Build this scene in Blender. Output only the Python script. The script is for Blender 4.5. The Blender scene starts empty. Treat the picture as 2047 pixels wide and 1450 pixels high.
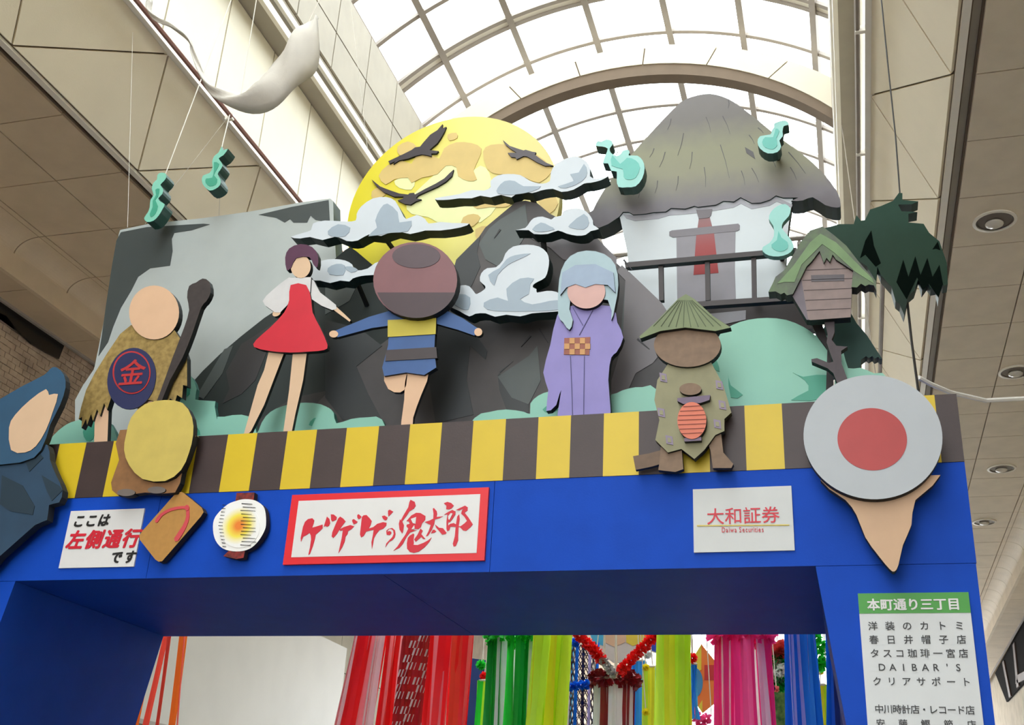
import bpy, bmesh, math, random
from mathutils import Vector
from mathutils.geometry import delaunay_2d_cdt
R_ = random.Random(7)
S = bpy.context.scene
C = S.collection
# ------------------------------------------------------------------ camera
F = 2271.466
MR = ((0.9614592393594361, 0.27029706754910654, 0.05035500297615092),      # camera right
      (-0.06709466755031884, 0.4082611395135194, -0.9103961486899177),      # camera down
      (-0.2666354001941352, 0.8719302364509883, 0.41066193654371835))       # camera forward
CAM = Vector((0, -6, 1.55))
cd = bpy.data.cameras.new('camera'); cam = bpy.data.objects.new('camera', cd); C.objects.link(cam)
cd.sensor_width = 36; cd.lens = F / 2047 * 36; cd.clip_end = 500
from mathutils import Matrix
M = Matrix([[MR[0][i], -MR[1][i], -MR[2][i]] for i in range(3)]).to_4x4()
M.translation = CAM; cam.matrix_world = M; S.camera = cam
# ------------------------------------------------------------------ sky, exposure
w = bpy.data.worlds.new('sky'); S.world = w; w.use_nodes = True
bg = w.node_tree.nodes['Background']; bg.inputs[0].default_value = (0.93, 0.97, 1.0, 1); bg.inputs[1].default_value = 7.2
S.view_settings.view_transform = 'Standard'; S.view_settings.look = 'None'
S.view_settings.gamma = 1; S.view_settings.use_curve_mapping = False
S.view_settings.exposure = 0.0
S.cycles.max_bounces = 8; S.cycles.diffuse_bounces = 5; S.cycles.transparent_max_bounces = 12
S.cycles.sample_clamp_indirect = 10

# ------------------------------------------------------------------ helpers
def W(x, y, Y):
    """the point of the plane at depth Y whose place was measured at (x, y) on the photograph"""
    a = ((x - 1023.5) / F, (y - 725) / F, 1.0)
    d = Vector([sum(MR[r][i] * a[r] for r in range(3)) for i in range(3)])
    return CAM + d * ((Y + 6) / d.y)
def WX(x, y, X):
    a = ((x - 1023.5) / F, (y - 725) / F, 1.0)
    d = Vector([sum(MR[r][i] * a[r] for r in range(3)) for i in range(3)])
    return CAM + d * (X / d.x)
OR = {1: (0, 0), 2: (650, 0), 3: (1347, 0), 4: (0, 450), 5: (650, 450), 6: (1347, 450), 7: (0, 950), 8: (650, 950), 9: (1347, 950)}
def c(k, *L, s=2.9):
    o = OR[k] if isinstance(k, int) else k
    return [(o[0] + x / s, o[1] + y / s) for x, y in L]
def lin(h):
    h = h.lstrip('#'); v = [int(h[i:i + 2], 16) / 255 for i in (0, 2, 4)]
    return tuple(q / 12.92 if q <= .04045 else ((q + .055) / 1.055) ** 2.4 for q in v)
MATS = {}
def mat(h, rough=.55, var=.06, scale=6, bump=0.0, h2=None, spec=.5, metal=0, trans=0, emit=0):
    key = (h, rough, var, scale, bump, h2, spec, metal, trans, emit)
    if key in MATS: return MATS[key]
    m = bpy.data.materials.new('paint_' + h.strip('#')); m.use_nodes = True
    nt = m.node_tree; b = nt.nodes['Principled BSDF']
    tc = nt.nodes.new('ShaderNodeTexCoord'); no = nt.nodes.new('ShaderNodeTexNoise')
    no.inputs['Scale'].default_value = scale; no.inputs['Detail'].default_value = 4
    nt.links.new(tc.outputs['Object'], no.inputs['Vector'])
    cr = nt.nodes.new('ShaderNodeValToRGB')
    a = lin(h); z = lin(h2) if h2 else tuple(q * (1 - 2 * var) for q in a)
    cr.color_ramp.elements[0].color = (*z, 1); cr.color_ramp.elements[1].color = (*a, 1)
    cr.color_ramp.elements[0].position = .3; cr.color_ramp.elements[1].position = .62
    nt.links.new(no.outputs['Fac'], cr.inputs[0]); nt.links.new(cr.outputs[0], b.inputs['Base Color'])
    b.inputs['Roughness'].default_value = rough; b.inputs['Specular IOR Level'].default_value = spec
    b.inputs['Metallic'].default_value = metal
    if bump:
        n2 = nt.nodes.new('ShaderNodeTexNoise'); n2.inputs['Scale'].default_value = 90
        bp = nt.nodes.new('ShaderNodeBump'); bp.inputs['Strength'].default_value = bump; bp.inputs['Distance'].default_value = .004
        nt.links.new(tc.outputs['Object'], n2.inputs['Vector']); nt.links.new(n2.outputs['Fac'], bp.inputs['Height']); nt.links.new(bp.outputs[0], b.inputs['Normal'])
    if emit:
        b.inputs['Emission Color'].default_value = (*a, 1); b.inputs['Emission Strength'].default_value = emit
    if trans:
        tr = nt.nodes.new('ShaderNodeBsdfTranslucent'); tr.inputs[0].default_value = (*a, 1)
        mx = nt.nodes.new('ShaderNodeMixShader'); mx.inputs[0].default_value = trans
        nt.links.new(b.outputs[0], mx.inputs[1]); nt.links.new(tr.outputs[0], mx.inputs[2])
        nt.links.new(mx.outputs[0], nt.nodes['Material Output'].inputs[0])
    MATS[key] = m; return m
def ramp_mat(name, stops, axis=2, noise=.06, rough=.5):
    """colour printed along one axis of the board (Generated coordinates)"""
    m = bpy.data.materials.new(name); m.use_nodes = True; nt = m.node_tree; b = nt.nodes['Principled BSDF']
    tc = nt.nodes.new('ShaderNodeTexCoord'); sp = nt.nodes.new('ShaderNodeSeparateXYZ'); nt.links.new(tc.outputs['Generated'], sp.inputs[0])
    no = nt.nodes.new('ShaderNodeTexNoise'); no.inputs['Scale'].default_value = 9; nt.links.new(tc.outputs['Object'], no.inputs['Vector'])
    ma = nt.nodes.new('ShaderNodeMath'); ma.operation = 'MULTIPLY_ADD'; ma.inputs[1].default_value = noise
    nt.links.new(no.outputs['Fac'], ma.inputs[0]); nt.links.new(sp.outputs[axis], ma.inputs[2])
    cr = nt.nodes.new('ShaderNodeValToRGB'); e = cr.color_ramp.elements
    while len(e) < len(stops): e.new(.5)
    for i, (p, h) in enumerate(stops): e[i].position = p; e[i].color = (*lin(h), 1)
    nt.links.new(ma.outputs[0], cr.inputs[0]); nt.links.new(cr.outputs[0], b.inputs['Base Color']); b.inputs['Roughness'].default_value = rough; b.inputs['Specular IOR Level'].default_value = .2
    return m

def link(name, me, mats, parent=None, loc=(0, 0, 0)):
    o = bpy.data.objects.new(name, me); C.objects.link(o)
    for m in (mats if isinstance(mats, (list, tuple)) else [mats]):
        if len(me.materials) < (len(mats) if isinstance(mats, (list, tuple)) else 1): me.materials.append(m)
    o.location = loc
    if parent: o.parent = parent
    return o
def tag(o, label=None, cat=None, group=None, kind=None):
    if label: o['label'] = label
    if cat: o['category'] = cat
    if group: o['group'] = group
    if kind: o['kind'] = kind
    return o
def empty(name, loc, label=None, cat=None, group=None, kind=None):
    o = bpy.data.objects.new(name, None); o.empty_display_size = .1; C.objects.link(o); o.location = loc
    return tag(o, label, cat, group, kind)
def smooth(pts, n=3):
    out = []; N = len(pts)
    for i in range(N):
        p0, p1, p2, p3 = pts[i - 1], pts[i], pts[(i + 1) % N], pts[(i + 2) % N]
        for k in range(n):
            t = k / n
            out.append(tuple(.5 * ((2 * p1[j]) + (-p0[j] + p2[j]) * t + (2 * p0[j] - 5 * p1[j] + 4 * p2[j] - p3[j]) * t * t + (-p0[j] + 3 * p1[j] - 3 * p2[j] + p3[j]) * t ** 3) for j in (0, 1)))
    return out
def smo(pts, n=2):
    return smooth(pts, n)[:-(n - 1)] if n > 1 else pts
def ell(cx, cy, rx, ry, n=36, a0=0, a1=360, rot=0):
    cr, sr = math.cos(math.radians(rot)), math.sin(math.radians(rot)); o = []
    full = (a1 - a0) >= 360
    for i in range(n if full else n + 1):
        a = math.radians(a0 + (a1 - a0) * i / n); x, y = rx * math.cos(a), ry * math.sin(a)
        o.append((cx + x * cr - y * sr, cy + x * sr + y * cr))
    return o
def stroke(pts, w0, w1=None):
    w1 = w0 if w1 is None else w1; L = []; Rr = []; n = len(pts)
    for i, p in enumerate(pts):
        a = pts[max(0, i - 1)]; b = pts[min(n - 1, i + 1)]; d = math.hypot(b[0] - a[0], b[1] - a[1]) or 1
        nx, ny = -(b[1] - a[1]) / d, (b[0] - a[0]) / d; w_ = (w0 + (w1 - w0) * i / (n - 1)) / 2
        L.append((p[0] + nx * w_, p[1] + ny * w_)); Rr.append((p[0] - nx * w_, p[1] - ny * w_))
    return L + Rr[::-1]
def prism_xz(bm, P, y0, y1, mi=0, ms=1, org=(0, 0, 0)):
    """solid plate between depths y0 (front) and y1 with outline P [(x, z)]"""
    ar = sum(P[i - 1][0] * P[i][1] - P[i][0] * P[i - 1][1] for i in range(len(P)))
    if ar < 0: P = P[::-1]
    Q = []
    for p in P:
        if not Q or (abs(p[0] - Q[-1][0]) + abs(p[1] - Q[-1][1])) > 1e-5: Q.append(p)
    P = Q
    vs, es, fs, ov, oe, of = delaunay_2d_cdt([Vector(p) for p in P], [], [list(range(len(P)))], 1, 1e-6)
    f = [bm.verts.new((v[0] - org[0], y0 - org[1], v[1] - org[2])) for v in vs]
    b = [bm.verts.new((v[0] - org[0], y1 - org[1], v[1] - org[2])) for v in vs]
    edge = {}
    for t in fs:
        a = sum(vs[t[i - 1]][0] * vs[t[i]][1] - vs[t[i]][0] * vs[t[i - 1]][1] for i in range(len(t)))
        if abs(a) < 1e-10: continue
        if a < 0: t = t[::-1]
        bm.faces.new([f[i] for i in t]).material_index = mi; bm.faces.new([b[i] for i in t[::-1]]).material_index = ms
        for i in range(len(t)): edge[(t[i - 1], t[i])] = 1
    for (i, j) in edge:
        if (j, i) not in edge: bm.faces.new((f[i], b[i], b[j], f[j])).material_index = ms
def mesh(bm, name='m'):
    bmesh.ops.triangulate(bm, faces=[f for f in bm.faces if len(f.verts) > 4])
    me = bpy.data.meshes.new(name); bm.to_mesh(me); bm.free(); return me
def box(bm, x0, x1, y0, y1, z0, z1, mi=0):
    v = [bm.verts.new((x, y, z)) for x in (x0, x1) for y in (y0, y1) for z in (z0, z1)]
    for q in ((0, 1, 3, 2), (4, 6, 7, 5), (0, 4, 5, 1), (2, 3, 7, 6), (0, 2, 6, 4), (1, 5, 7, 3)):
        f = bm.faces.new([v[i] for i in q]); f.material_index = mi
def boxo(name, m, b, parent=None):
    cx, cy, cz = (b[0] + b[1]) / 2, (b[2] + b[3]) / 2, b[4]
    bm = bmesh.new(); box(bm, b[0] - cx, b[1] - cx, b[2] - cy, b[3] - cy, 0, b[5] - cz)
    pl = parent.location if parent else Vector((0, 0, 0))
    return link(name, mesh(bm, name), m, parent, Vector((cx, cy, cz)) - pl)
def tube(bm, pts, r, seg=6):
    rings = []
    for i, p in enumerate(pts):
        p = Vector(p); a = Vector(pts[max(0, i - 1)]); b = Vector(pts[min(len(pts) - 1, i + 1)]); d = (b - a).normalized()
        u = d.cross(Vector((0, 0, 1)) if abs(d.z) < .9 else Vector((1, 0, 0))).normalized(); v = d.cross(u)
        rr = r[i] if isinstance(r, (list, tuple)) else r
        rings.append([bm.verts.new(p + (u * math.cos(2 * math.pi * k / seg) + v * math.sin(2 * math.pi * k / seg)) * rr) for k in range(seg)])
    for i in range(len(rings) - 1):
        for k in range(seg): bm.faces.new((rings[i][k], rings[i][(k + 1) % seg], rings[i + 1][(k + 1) % seg], rings[i + 1][k]))
    bm.faces.new(rings[0][::-1]); bm.faces.new(rings[-1])
def tubeo(name, pts, r, m, parent=None, seg=6):
    o = Vector(pts[0]); bm = bmesh.new(); tube(bm, [Vector(p) - o for p in pts], r, seg)
    return link(name, mesh(bm, name), m, parent, o - (parent.location if parent else Vector((0, 0, 0))))
ROOF = 2.44 + 1.55
def xz(pts, Y, zmin=None):
    o = []
    for x, y in pts:
        p = W(x, y, Y); o.append((p.x, max(p.z, zmin) if zmin is not None else p.z))
    return o
G_SIDE = '#0c4038'
def plate(name, polys, Y, t, face, side=None, parent=None, zmin=None, base=None, sm=0):
    """one or more outlines (measured on the photograph at their own depth) as solid plates in ONE mesh"""
    bm = bmesh.new(); XZ = []
    for p in polys:
        if sm: p = smooth(p, sm)
        XZ.append(xz(p, Y, zmin))
    if base is None:
        ax = [q[0] for p in XZ for q in p]; az = [q[1] for p in XZ for q in p]
        base = Vector(((min(ax) + max(ax)) / 2, Y, min(az)))
    for p in XZ: prism_xz(bm, p, Y, Y + t, 0, 1, base)
    off = Vector(base) - (parent.location if parent else Vector((0, 0, 0)))
    return link(name, mesh(bm, name), [face, side or face], parent, off)
SING = {'legs': 'leg', 'arms': 'arm', 'hands': 'hand', 'sleeves': 'sleeve', 'feet': 'foot', 'dark_facets': 'dark_facet', 'light_facets': 'light_facet', 'lighter_facets': 'light_facet', 'brown_facets': 'brown_facet', 'pale_patches': 'pale_patch', 'tan_patches': 'tan_patch',
        'letter_counters': 'letter_counter', 'brush_lettering': 'brush_stroke', 'cloak_folds': 'cloak_fold', 'thong': 'thong_strap', 'waistcoat': 'waistcoat_panel', 'waistcoat_trim': 'waistcoat_stripe', 'glow_print': 'glow'}
FINE = ('rib_lines', 'slat_lines', 'straw_marks', 'robe_lines', 'hat_straws', 'robe_pattern', 'pattern_centres', 'sash_checks', 'lantern_ribs', 'rock_marks')
def plates(name, polys, *a, **k):
    if len(polys) == 1 or name in FINE:
        o = plate(name, polys, *a, **k)
        if name in FINE: o['kind'] = 'stuff'
        return o
    for p in polys: o = plate(SING.get(name, name), [p], *a, **{**k, 'base': None})
    return o
def paint(name, polys, parent, Y, face, k=1, sm=0, zmin=None):
    parent['n_'] = parent.get('n_', 0) + 1; k = k + .3 * (parent['n_'] % 5)
    return plates(name, polys, Y - .0025 * k, .0025 * k + .001, face, face, parent, zmin, sm=sm)
def paint_old(name, polys, parent, Y, face, k=1, sm=0, zmin=None):
    return plate(name, polys, Y - .0025 * k, .0025 * k + .001, face, face, parent, zmin, base=parent.location, sm=sm)

# =================================================================== THE SETTING: arcade
Z1 = 6.07; XC = -.4285 * Z1; PITCH = .94
def PX(off, side): return XC + side * off * Z1
def PZ(z): return z * Z1 + 1.55
cream = mat('#e6dac0', .5, .03, 2, .12); cream_hi = mat('#e2dac3', .45, .03, 2, .08); joint = mat('#6b5a48', .8, .05, 5)
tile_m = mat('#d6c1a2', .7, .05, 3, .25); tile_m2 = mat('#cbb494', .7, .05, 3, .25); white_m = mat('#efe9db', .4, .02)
grey_p = mat('#a59c8b', .6, .05, 3, .15); bar_m = mat('#a0968b', .5, .04); dark_m = mat('#2a2522', .6, .1)
YA, YB = -26.0, 36.0
def strip(bm, P, side, y0=YA, y1=YB, th=.12, flip=1):
    """profile polyline P [(off, z)] extruded along the street as a thick sheet, thickness outward"""
    pts = [Vector((PX(o, side), PZ(z))) for o, z in P]; n = len(pts); nor = []
    for i in range(n):
        d = (pts[min(n - 1, i + 1)] - pts[max(0, i - 1)]).normalized(); nor.append(Vector((-d.y, d.x)) * (side * -flip))
    q = [p + v * th for p, v in zip(pts, nor)]
    loop = pts + q[::-1]
    f = [bm.verts.new((p.x, y0, p.y)) for p in loop]; b = [bm.verts.new((p.x, y1, p.y)) for p in loop]
    bm.faces.new(f); bm.faces.new(b[::-1])
    for i in range(len(loop)): bm.faces.new((f[i], f[(i + 1) % len(loop)], b[(i + 1) % len(loop)], b[i]))
floor = boxo('floor', mat('#7a756e', .8, .15, 3, .2), (-14, 10, YA, YB, -.1, 0)); tag(floor, 'grey paved street floor under the arcade', 'floor', kind='structure')
for side, nm in ((-1, 'left'), (1, 'right')):
    if side > 0: tile_m = mat('#e3d5bd', .7, .05, 3, .25); tile_m2 = mat('#dccbb0', .7, .05, 3, .25)  # right soffit and cove coloured lighter, standing in for stronger light on that side
    # sloping cladding between low soffit and clerestory, clerestory, upper fascia
    bm = bmesh.new()
    strip(bm, [(.6175, 1.0), (.525, 1.135)], side)
    strip(bm, [(.525, 1.135), (.525, 1.372)], side)
    strip(bm, [(.4835, 1.44), (.4835, 1.65), (.56, 1.655), (.56, 1.80)], side)
    wall = link('wall_' + nm, mesh(bm, 'wall'), joint); tag(wall, 'cream panelled upper wall on the %s of the arcade' % nm, 'wall', kind='structure')
    def panel(poly, a, b, m, y_off, name='panel', th=.03, cache={}):
        """poly [(s, y)] with s 0..1 between profile points a and b; y relative to y_off"""
        key = (side, tuple(poly), a, b, name, m.name)
        pa = Vector((PX(a[0], side), PZ(a[1]))); pb = Vector((PX(b[0], side), PZ(b[1]))); d = (pb - pa); nrm = Vector((-d.y, d.x)).normalized() * side
        if key not in cache:
            L = d.length; q = [Vector((s * L, y)) for s, y in poly]; cen = sum(q, Vector((0, 0))) / len(q); g = .011
            sh = []
            n = len(q)
            ar = sum(q[i - 1].x * q[i].y - q[i].x * q[i - 1].y for i in range(n)); sg = 1 if ar > 0 else -1
            for i in range(n):
                e1 = (q[i] - q[i - 1]).normalized(); e2 = (q[(i + 1) % n] - q[i]).normalized()
                n1 = Vector((-e1.y, e1.x)) * sg; n2 = Vector((-e2.y, e2.x)) * sg; bi = (n1 + n2); bi = bi / max(.3, bi.dot(n1))
                sh.append(q[i] + bi * g)
            bm = bmesh.new(); du = d.normalized(); lo = []; hi = []
            for v in sh:
                p = du * v.x; lo.append(bm.verts.new((p.x, v.y, p.y))); hi.append(bm.verts.new((p.x + nrm.x * th, v.y, p.y + nrm.y * th)))
            bm.faces.new(lo); bm.faces.new(hi[::-1])
            for i in range(n): bm.faces.new((lo[i], lo[(i + 1) % n], hi[(i + 1) % n], hi[i]))
            bmesh.ops.recalc_face_normals(bm, faces=bm.faces); me = mesh(bm, name); me.materials.append(m); cache[key] = me
        o = bpy.data.objects.new(name, cache[key]); C.objects.link(o); o.location = (pa.x, y_off, pa.y); return o
    dy = -.1 if side < 0 else 0.0
    P0, P1 = (.6175, 1.0), (.525, 1.135)
    for k in range(-3, 9):      # zigzag cladding: two triangles to a bay
        y = 8.0 + 1.875 * k - 6 + dy
        for poly in ([(0, 0), (1, 1.24), (0, 1.875)], [(0, 1.875), (1, 1.24), (1, 3.115)]):
            o = panel(poly, P0, P1, cream, y, 'triangular_panel'); o.parent = wall
    for k in range(-2, 20):
        y = 7.1 + .966 * k - 6
        o = panel([(0, 0), (0, .966), (1, .966), (1, 0)], (.525, 1.137), (.525, 1.372), cream_hi, y, 'clerestory_panel'); o.parent = wall
    for k in range(-2, 18):
        y = 8.0 + .95 * k - 6
        for a, b in ((1.44, 1.53), (1.53, 1.65)):
            o = panel([(0, 0), (0, .95), (1, .95), (1, 0)], (.4835, a), (.4835, b), grey_p, y, 'fascia_panel'); o.parent = wall
    bm = bmesh.new()
    for a, b, y0, y1 in (((.6175, 1.0), (.525, 1.135), YA, -3.7), ((.525, 1.137), (.525, 1.372), YA, -.9), ((.4835, 1.44), (.4835, 1.65), YA, .05), ((.6175, 1.0), (.525, 1.135), 20.7, YB), ((.525, 1.137), (.525, 1.372), 20.5, YB), ((.4835, 1.44), (.4835, 1.65), 19.2, YB)):
        pa = Vector((PX(a[0], side), PZ(a[1]))); pb = Vector((PX(b[0], side), PZ(b[1]))); d = pb - pa; nn = Vector((-d.y, d.x)).normalized() * side * .03
        v = [bm.verts.new((p.x, y, p.y)) for y in (y0, y1) for p in (pa + nn, pb + nn)]
        bm.faces.new((v[0], v[1], v[3], v[2]))
    o = link('distant_cladding', mesh(bm, 'dc'), cream, wall)
    # lip and gutter between clerestory and fascia
    bm = bmesh.new()
    strip(bm, [(.527, 1.372), (.4865, 1.372), (.4835, 1.44)], side, th=.04)
    led = link('trim_1' if side < 0 else 'trim_2', mesh(bm, 'trim'), grey_p); tag(led, 'grey gutter ledge above the %s clerestory' % nm, 'trim', kind='structure')
    bm = bmesh.new(); X = sorted((PX(.4865, side), PX(.478, side))); box(bm, X[0], X[1], YA, YB, PZ(1.372), PZ(1.388)); X = sorted((PX(.481, side), PX(.474, side))); box(bm, X[0], X[1], YA, YB, PZ(1.405), PZ(1.418))
    link('gutter_rail', mesh(bm, 'rail'), white_m, led)
    # lip at foot of clerestory, pipe with brackets
    bm = bmesh.new(); X = sorted((PX(.53, side), PX(.513, side))); box(bm, X[0], X[1], YA, YB, PZ(1.132), PZ(1.14))
    X = sorted((PX(.522, side), PX(.516, side))); box(bm, X[0], X[1], YA, YB, PZ(1.14), PZ(1.146))
    lip = link('trim_3' if side < 0 else 'trim_4', mesh(bm, 'lip'), white_m); tag(lip, 'white ledge at the foot of the %s clerestory' % nm, 'trim', kind='structure')
    pp = [(PX(.502, side), YA, PZ(1.131)), (PX(.502, side), YB, PZ(1.131))]
    pipe = tubeo('pipe', pp, .024, mat('#8a5f55' if side < 0 else '#8d7f70', .5)); tag(pipe, 'thin reddish pipe running along the left clerestory foot' if side < 0 else 'thin brown pipe running along the right clerestory foot', 'pipe')
    for k in range(10):
        y = .4 + 1.88 * k
        X = sorted((PX(.513, side), PX(.499, side))); boxo('pipe_bracket', white_m, (X[0], X[1], y - .02, y + .02, PZ(1.1265), PZ(1.137)), pipe)
    # low soffit over the pavement
    bm = bmesh.new(); X = sorted((PX(.642, side), PX(.95, side))); box(bm, X[0], X[1], YA, YB, PZ(1) + .03, PZ(1) + .15)
    strip(bm, [(.917 + .049 * math.sin(math.radians(a)), .97 + .034 * math.cos(math.radians(a))) for a in range(0, 91, 10)] + [(.966, .934)], side, th=.1, flip=-1)
    sof = link('ceiling_left' if side < 0 else 'ceiling_right', mesh(bm, 'soffit'), joint); tag(sof, 'low tiled soffit over the %s pavement' % nm, 'ceiling', kind='structure')
    cols = [(.644, .7685), (.7685, .9035), (.9035, .917)]
    tms = {}
    for ci, (a, b) in enumerate(cols):
        wd = (b - a) * Z1 - .014; bm = bmesh.new(); box(bm, -wd / 2, wd / 2, .007, PITCH - .007, -.0, .03); me = mesh(bm, 'tile')
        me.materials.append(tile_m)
        for k in range(-3, 14):
            o = bpy.data.objects.new('soffit_tile', me); C.objects.link(o); o.parent = sof; o.location = (PX((a + b) / 2, side), 8.055 - PITCH * 2 + PITCH * k - 6 - (.15 if side < 0 else 0), PZ(1))
    bm = bmesh.new()
    for a, b in cols:
        wd = sorted((PX(a, side), PX(b, side)))
        y0 = 8.055 - PITCH * 2 + PITCH * 14 - 6
        box(bm, wd[0], wd[1], YA, 8.055 - PITCH * 5 - 6 - .16, PZ(1), PZ(1) + .03)
        for k in range(int((YB - y0) / PITCH)): box(bm, wd[0] + .007, wd[1] - .007, y0 + PITCH * k + .007, y0 + PITCH * (k + 1) - .007, PZ(1), PZ(1) + .03)
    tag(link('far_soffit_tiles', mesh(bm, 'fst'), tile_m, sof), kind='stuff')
    # rounded cove panels
    bm = bmesh.new(); prof = [(.917 + .045 * math.sin(math.radians(a)), .97 + .03 * math.cos(math.radians(a))) for a in range(0, 91, 9)]
    for y0, y1, tgt in ((.007, PITCH - .007, 'cove_panel'),):
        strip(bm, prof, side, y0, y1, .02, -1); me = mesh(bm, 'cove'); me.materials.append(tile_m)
        for k in range(-3, 14):
            o = bpy.data.objects.new('cove_panel', me); C.objects.link(o); o.parent = sof; o.location = (0, 8.055 - PITCH * 2 + PITCH * k - 6 - (.15 if side < 0 else 0), 0)
    bm = bmesh.new(); strip(bm, prof, side, YA, 8.055 - PITCH * 5 - 6 - .16, .02, -1)
    for k in range(14, 36): strip(bm, prof, side, 8.055 + PITCH * (k - 2) - 6, 8.055 + PITCH * (k - 1) - 6 - .014, .02, -1)
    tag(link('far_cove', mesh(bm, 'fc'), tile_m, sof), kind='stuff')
    bm = bmesh.new(); strip(bm, [(.9615, .971), (.9615, .931)], side, th=.05, flip=-1); X = sorted((PX(.957, side), PX(.966, side))); box(bm, X[0], X[1], YA, YB, PZ(.928), PZ(.933))
    link('cove_beam', mesh(bm, 'cb'), tile_m, sof)
    X = sorted((PX(.964, side), PX(1.04, side)))
    bm = bmesh.new(); 
    for k in range(-20, 30): box(bm, X[0], X[1], 7.9 + PITCH * 1.4 * k - 6, 7.9 + PITCH * 1.4 * (k + 1) - 6 - .012, PZ(.93), PZ(.93) + .03)
    box(bm, X[0], X[1], YA, YB, PZ(.93) + .02, PZ(.93) + .06)
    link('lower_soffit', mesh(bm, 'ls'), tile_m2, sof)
    X = sorted((PX(1.04, side), PX(1.046, side))); boxo('soffit_edge', bar_m, (X[0], X[1], YA, YB, PZ(.925), PZ(.935)), sof)
    # trims along inner soffit edge
    bm = bmesh.new(); X = sorted((PX(.6175, side), PX(.6275, side))); box(bm, X[0], X[1], YA, YB, PZ(.995), PZ(1.01))
    tr = link('trim_5' if side < 0 else 'trim_6', mesh(bm, 't'), white_m); tag(tr, 'white edge strip along the %s soffit' % nm, 'trim', kind='structure')
    bm = bmesh.new(); X = sorted((PX(.6275, side), PX(.642, side))); box(bm, X[0], X[1], YA, YB, PZ(1) + .06, PZ(1) + .1); link('shadow_gap', mesh(bm, 'sg'), grey_p, tr)
    # building wall under the soffit
    X = sorted((PX(1.065, side), PX(1.12, side)))
    bw = boxo('wall_%s_lower' % nm, mat('#a3937f' if side < 0 else '#b0a48f', .8, .1, 4, .4), (X[0], X[1], YA, YB, 0, 8.2)); tag(bw, 'building wall below the %s soffit' % nm, 'wall', kind='structure')
    boxo('back_ceiling', dark_m, (min(PX(1.035, side), PX(1.12, side)), max(PX(1.035, side), PX(1.12, side)), YA, YB, PZ(.96), PZ(.96) + .1), bw)

# brick-like tile facing on the left building, seen below the soffit
LX = PX(1.065, -1); RX = PX(1.065, 1)
bl = bpy.data.objects['wall_left_lower']
bm = bmesh.new(); rr = random.Random(3)
for j in range(43):
    for i in range(60):
        y = .5 + i * .135 + (j % 2) * .067; z = 4.2 + j * .072
        d = .012 + rr.random() * .01
        box(bm, LX, LX + d, y + .004, y + .131, z + .003, z + .069)
tag(link('wall_brick', mesh(bm, 'brick'), mat('#b59f88', .8, .2, 3, .3, h2='#8e7a68'), bl, (-bl.location.x, -bl.location.y, -bl.location.z)), kind='stuff')
# dark arched opening high in the left building
P = [(-40, 560), (128, 655), (125, 690), (114, 718), (90, 706), (60, 688), (30, 660), (8, 632), (-40, 610)]
v = [WX(x, y, LX + .04) for x, y in P]
bm = bmesh.new(); f = [bm.verts.new(p) for p in v]; b = [bm.verts.new(p + Vector((.03, 0, 0))) for p in v]
bm.faces.new(f); bm.faces.new(b[::-1])
for i in range(len(v)): bm.faces.new((f[i], f[i - 1], b[i - 1], b[i]))
o = link('window_1', mesh(bm, 'w'), mat('#14110f', .25, .1)); tag(o, 'dark arched opening under the left soffit', 'window', kind='structure')

# ------------------------------------------------------------------ glass vault
VC = PZ(1.127); VR = .836 * Z1
vault = empty('ceiling_vault', (XC, 0, VC), 'barrel vault of frosted glass panes over the street', 'ceiling', kind='structure')
def glass():
    m = bpy.data.materials.new('vault_glass'); m.use_nodes = True; nt = m.node_tree; nt.nodes.remove(nt.nodes['Principled BSDF'])
    t = nt.nodes.new('ShaderNodeBsdfTransparent'); t.inputs[0].default_value = (.93, .95, .95, 1)
    g = nt.nodes.new('ShaderNodeBsdfGlossy'); g.inputs['Roughness'].default_value = .15
    no = nt.nodes.new('ShaderNodeTexNoise'); no.inputs['Scale'].default_value = 3
    mr = nt.nodes.new('ShaderNodeMapRange'); mr.inputs[3].default_value = .02; mr.inputs[4].default_value = .07; nt.links.new(no.outputs[0], mr.inputs[0])
    mx = nt.nodes.new('ShaderNodeMixShader'); nt.links.new(mr.outputs[0], mx.inputs[0]); nt.links.new(t.outputs[0], mx.inputs[1]); nt.links.new(g.outputs[0], mx.inputs[2])
    nt.links.new(mx.outputs[0], nt.nodes['Material Output'].inputs[0]); return m
GL = glass()
def arc(bm, r0, r1, y0, y1, a0, a1, n, zc=0, mi=0):
    L = []
    for i in range(n + 1):
        a = math.radians(a0 + (a1 - a0) * i / n); s, k = math.sin(a), math.cos(a)
        L.append([bm.verts.new((r * s, y, zc + r * k)) for r, y in ((r0, y0), (r0, y1), (r1, y1), (r1, y0))])
    for i in range(n):
        for j in range(4): bm.faces.new((L[i][j], L[i][(j + 1) % 4], L[i + 1][(j + 1) % 4], L[i + 1][j])).material_index = mi
    bm.faces.new(L[0]); bm.faces.new(L[-1][::-1])
AN = [-44.4, -31.5, -18.6, -5.7, 7.2, 20.1, 33.0, 44.6]
GY = [y - 6 for y in (9.03, 9.95, 10.86, 11.77, 12.65, 12.82, 13.71, 14.62, 15.53, 16.45, 17.37, 18.3, 19.2, 20.1, 21.05)]
for a, b in zip(GY[:-1], GY[1:]):
    for p, q in zip(AN[:-1], AN[1:]):
        key = 'pane%.2f%.1f' % (b - a, p)
        me = bpy.data.meshes.get(key)
        if not me:
            bm = bmesh.new(); arc(bm, VR, VR + .008, 0, b - a, p, q, 4); me = mesh(bm, key); me.materials.append(GL)
        o = bpy.data.objects.new('glass_pane', me); C.objects.link(o); o.parent = vault; o.location = (0, a, 0)
bm = bmesh.new(); arc(bm, VR, VR + .008, YA, GY[0], AN[0], AN[-1], 24); arc(bm, VR, VR + .008, GY[-1], YB, AN[0], AN[-1], 24)
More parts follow.
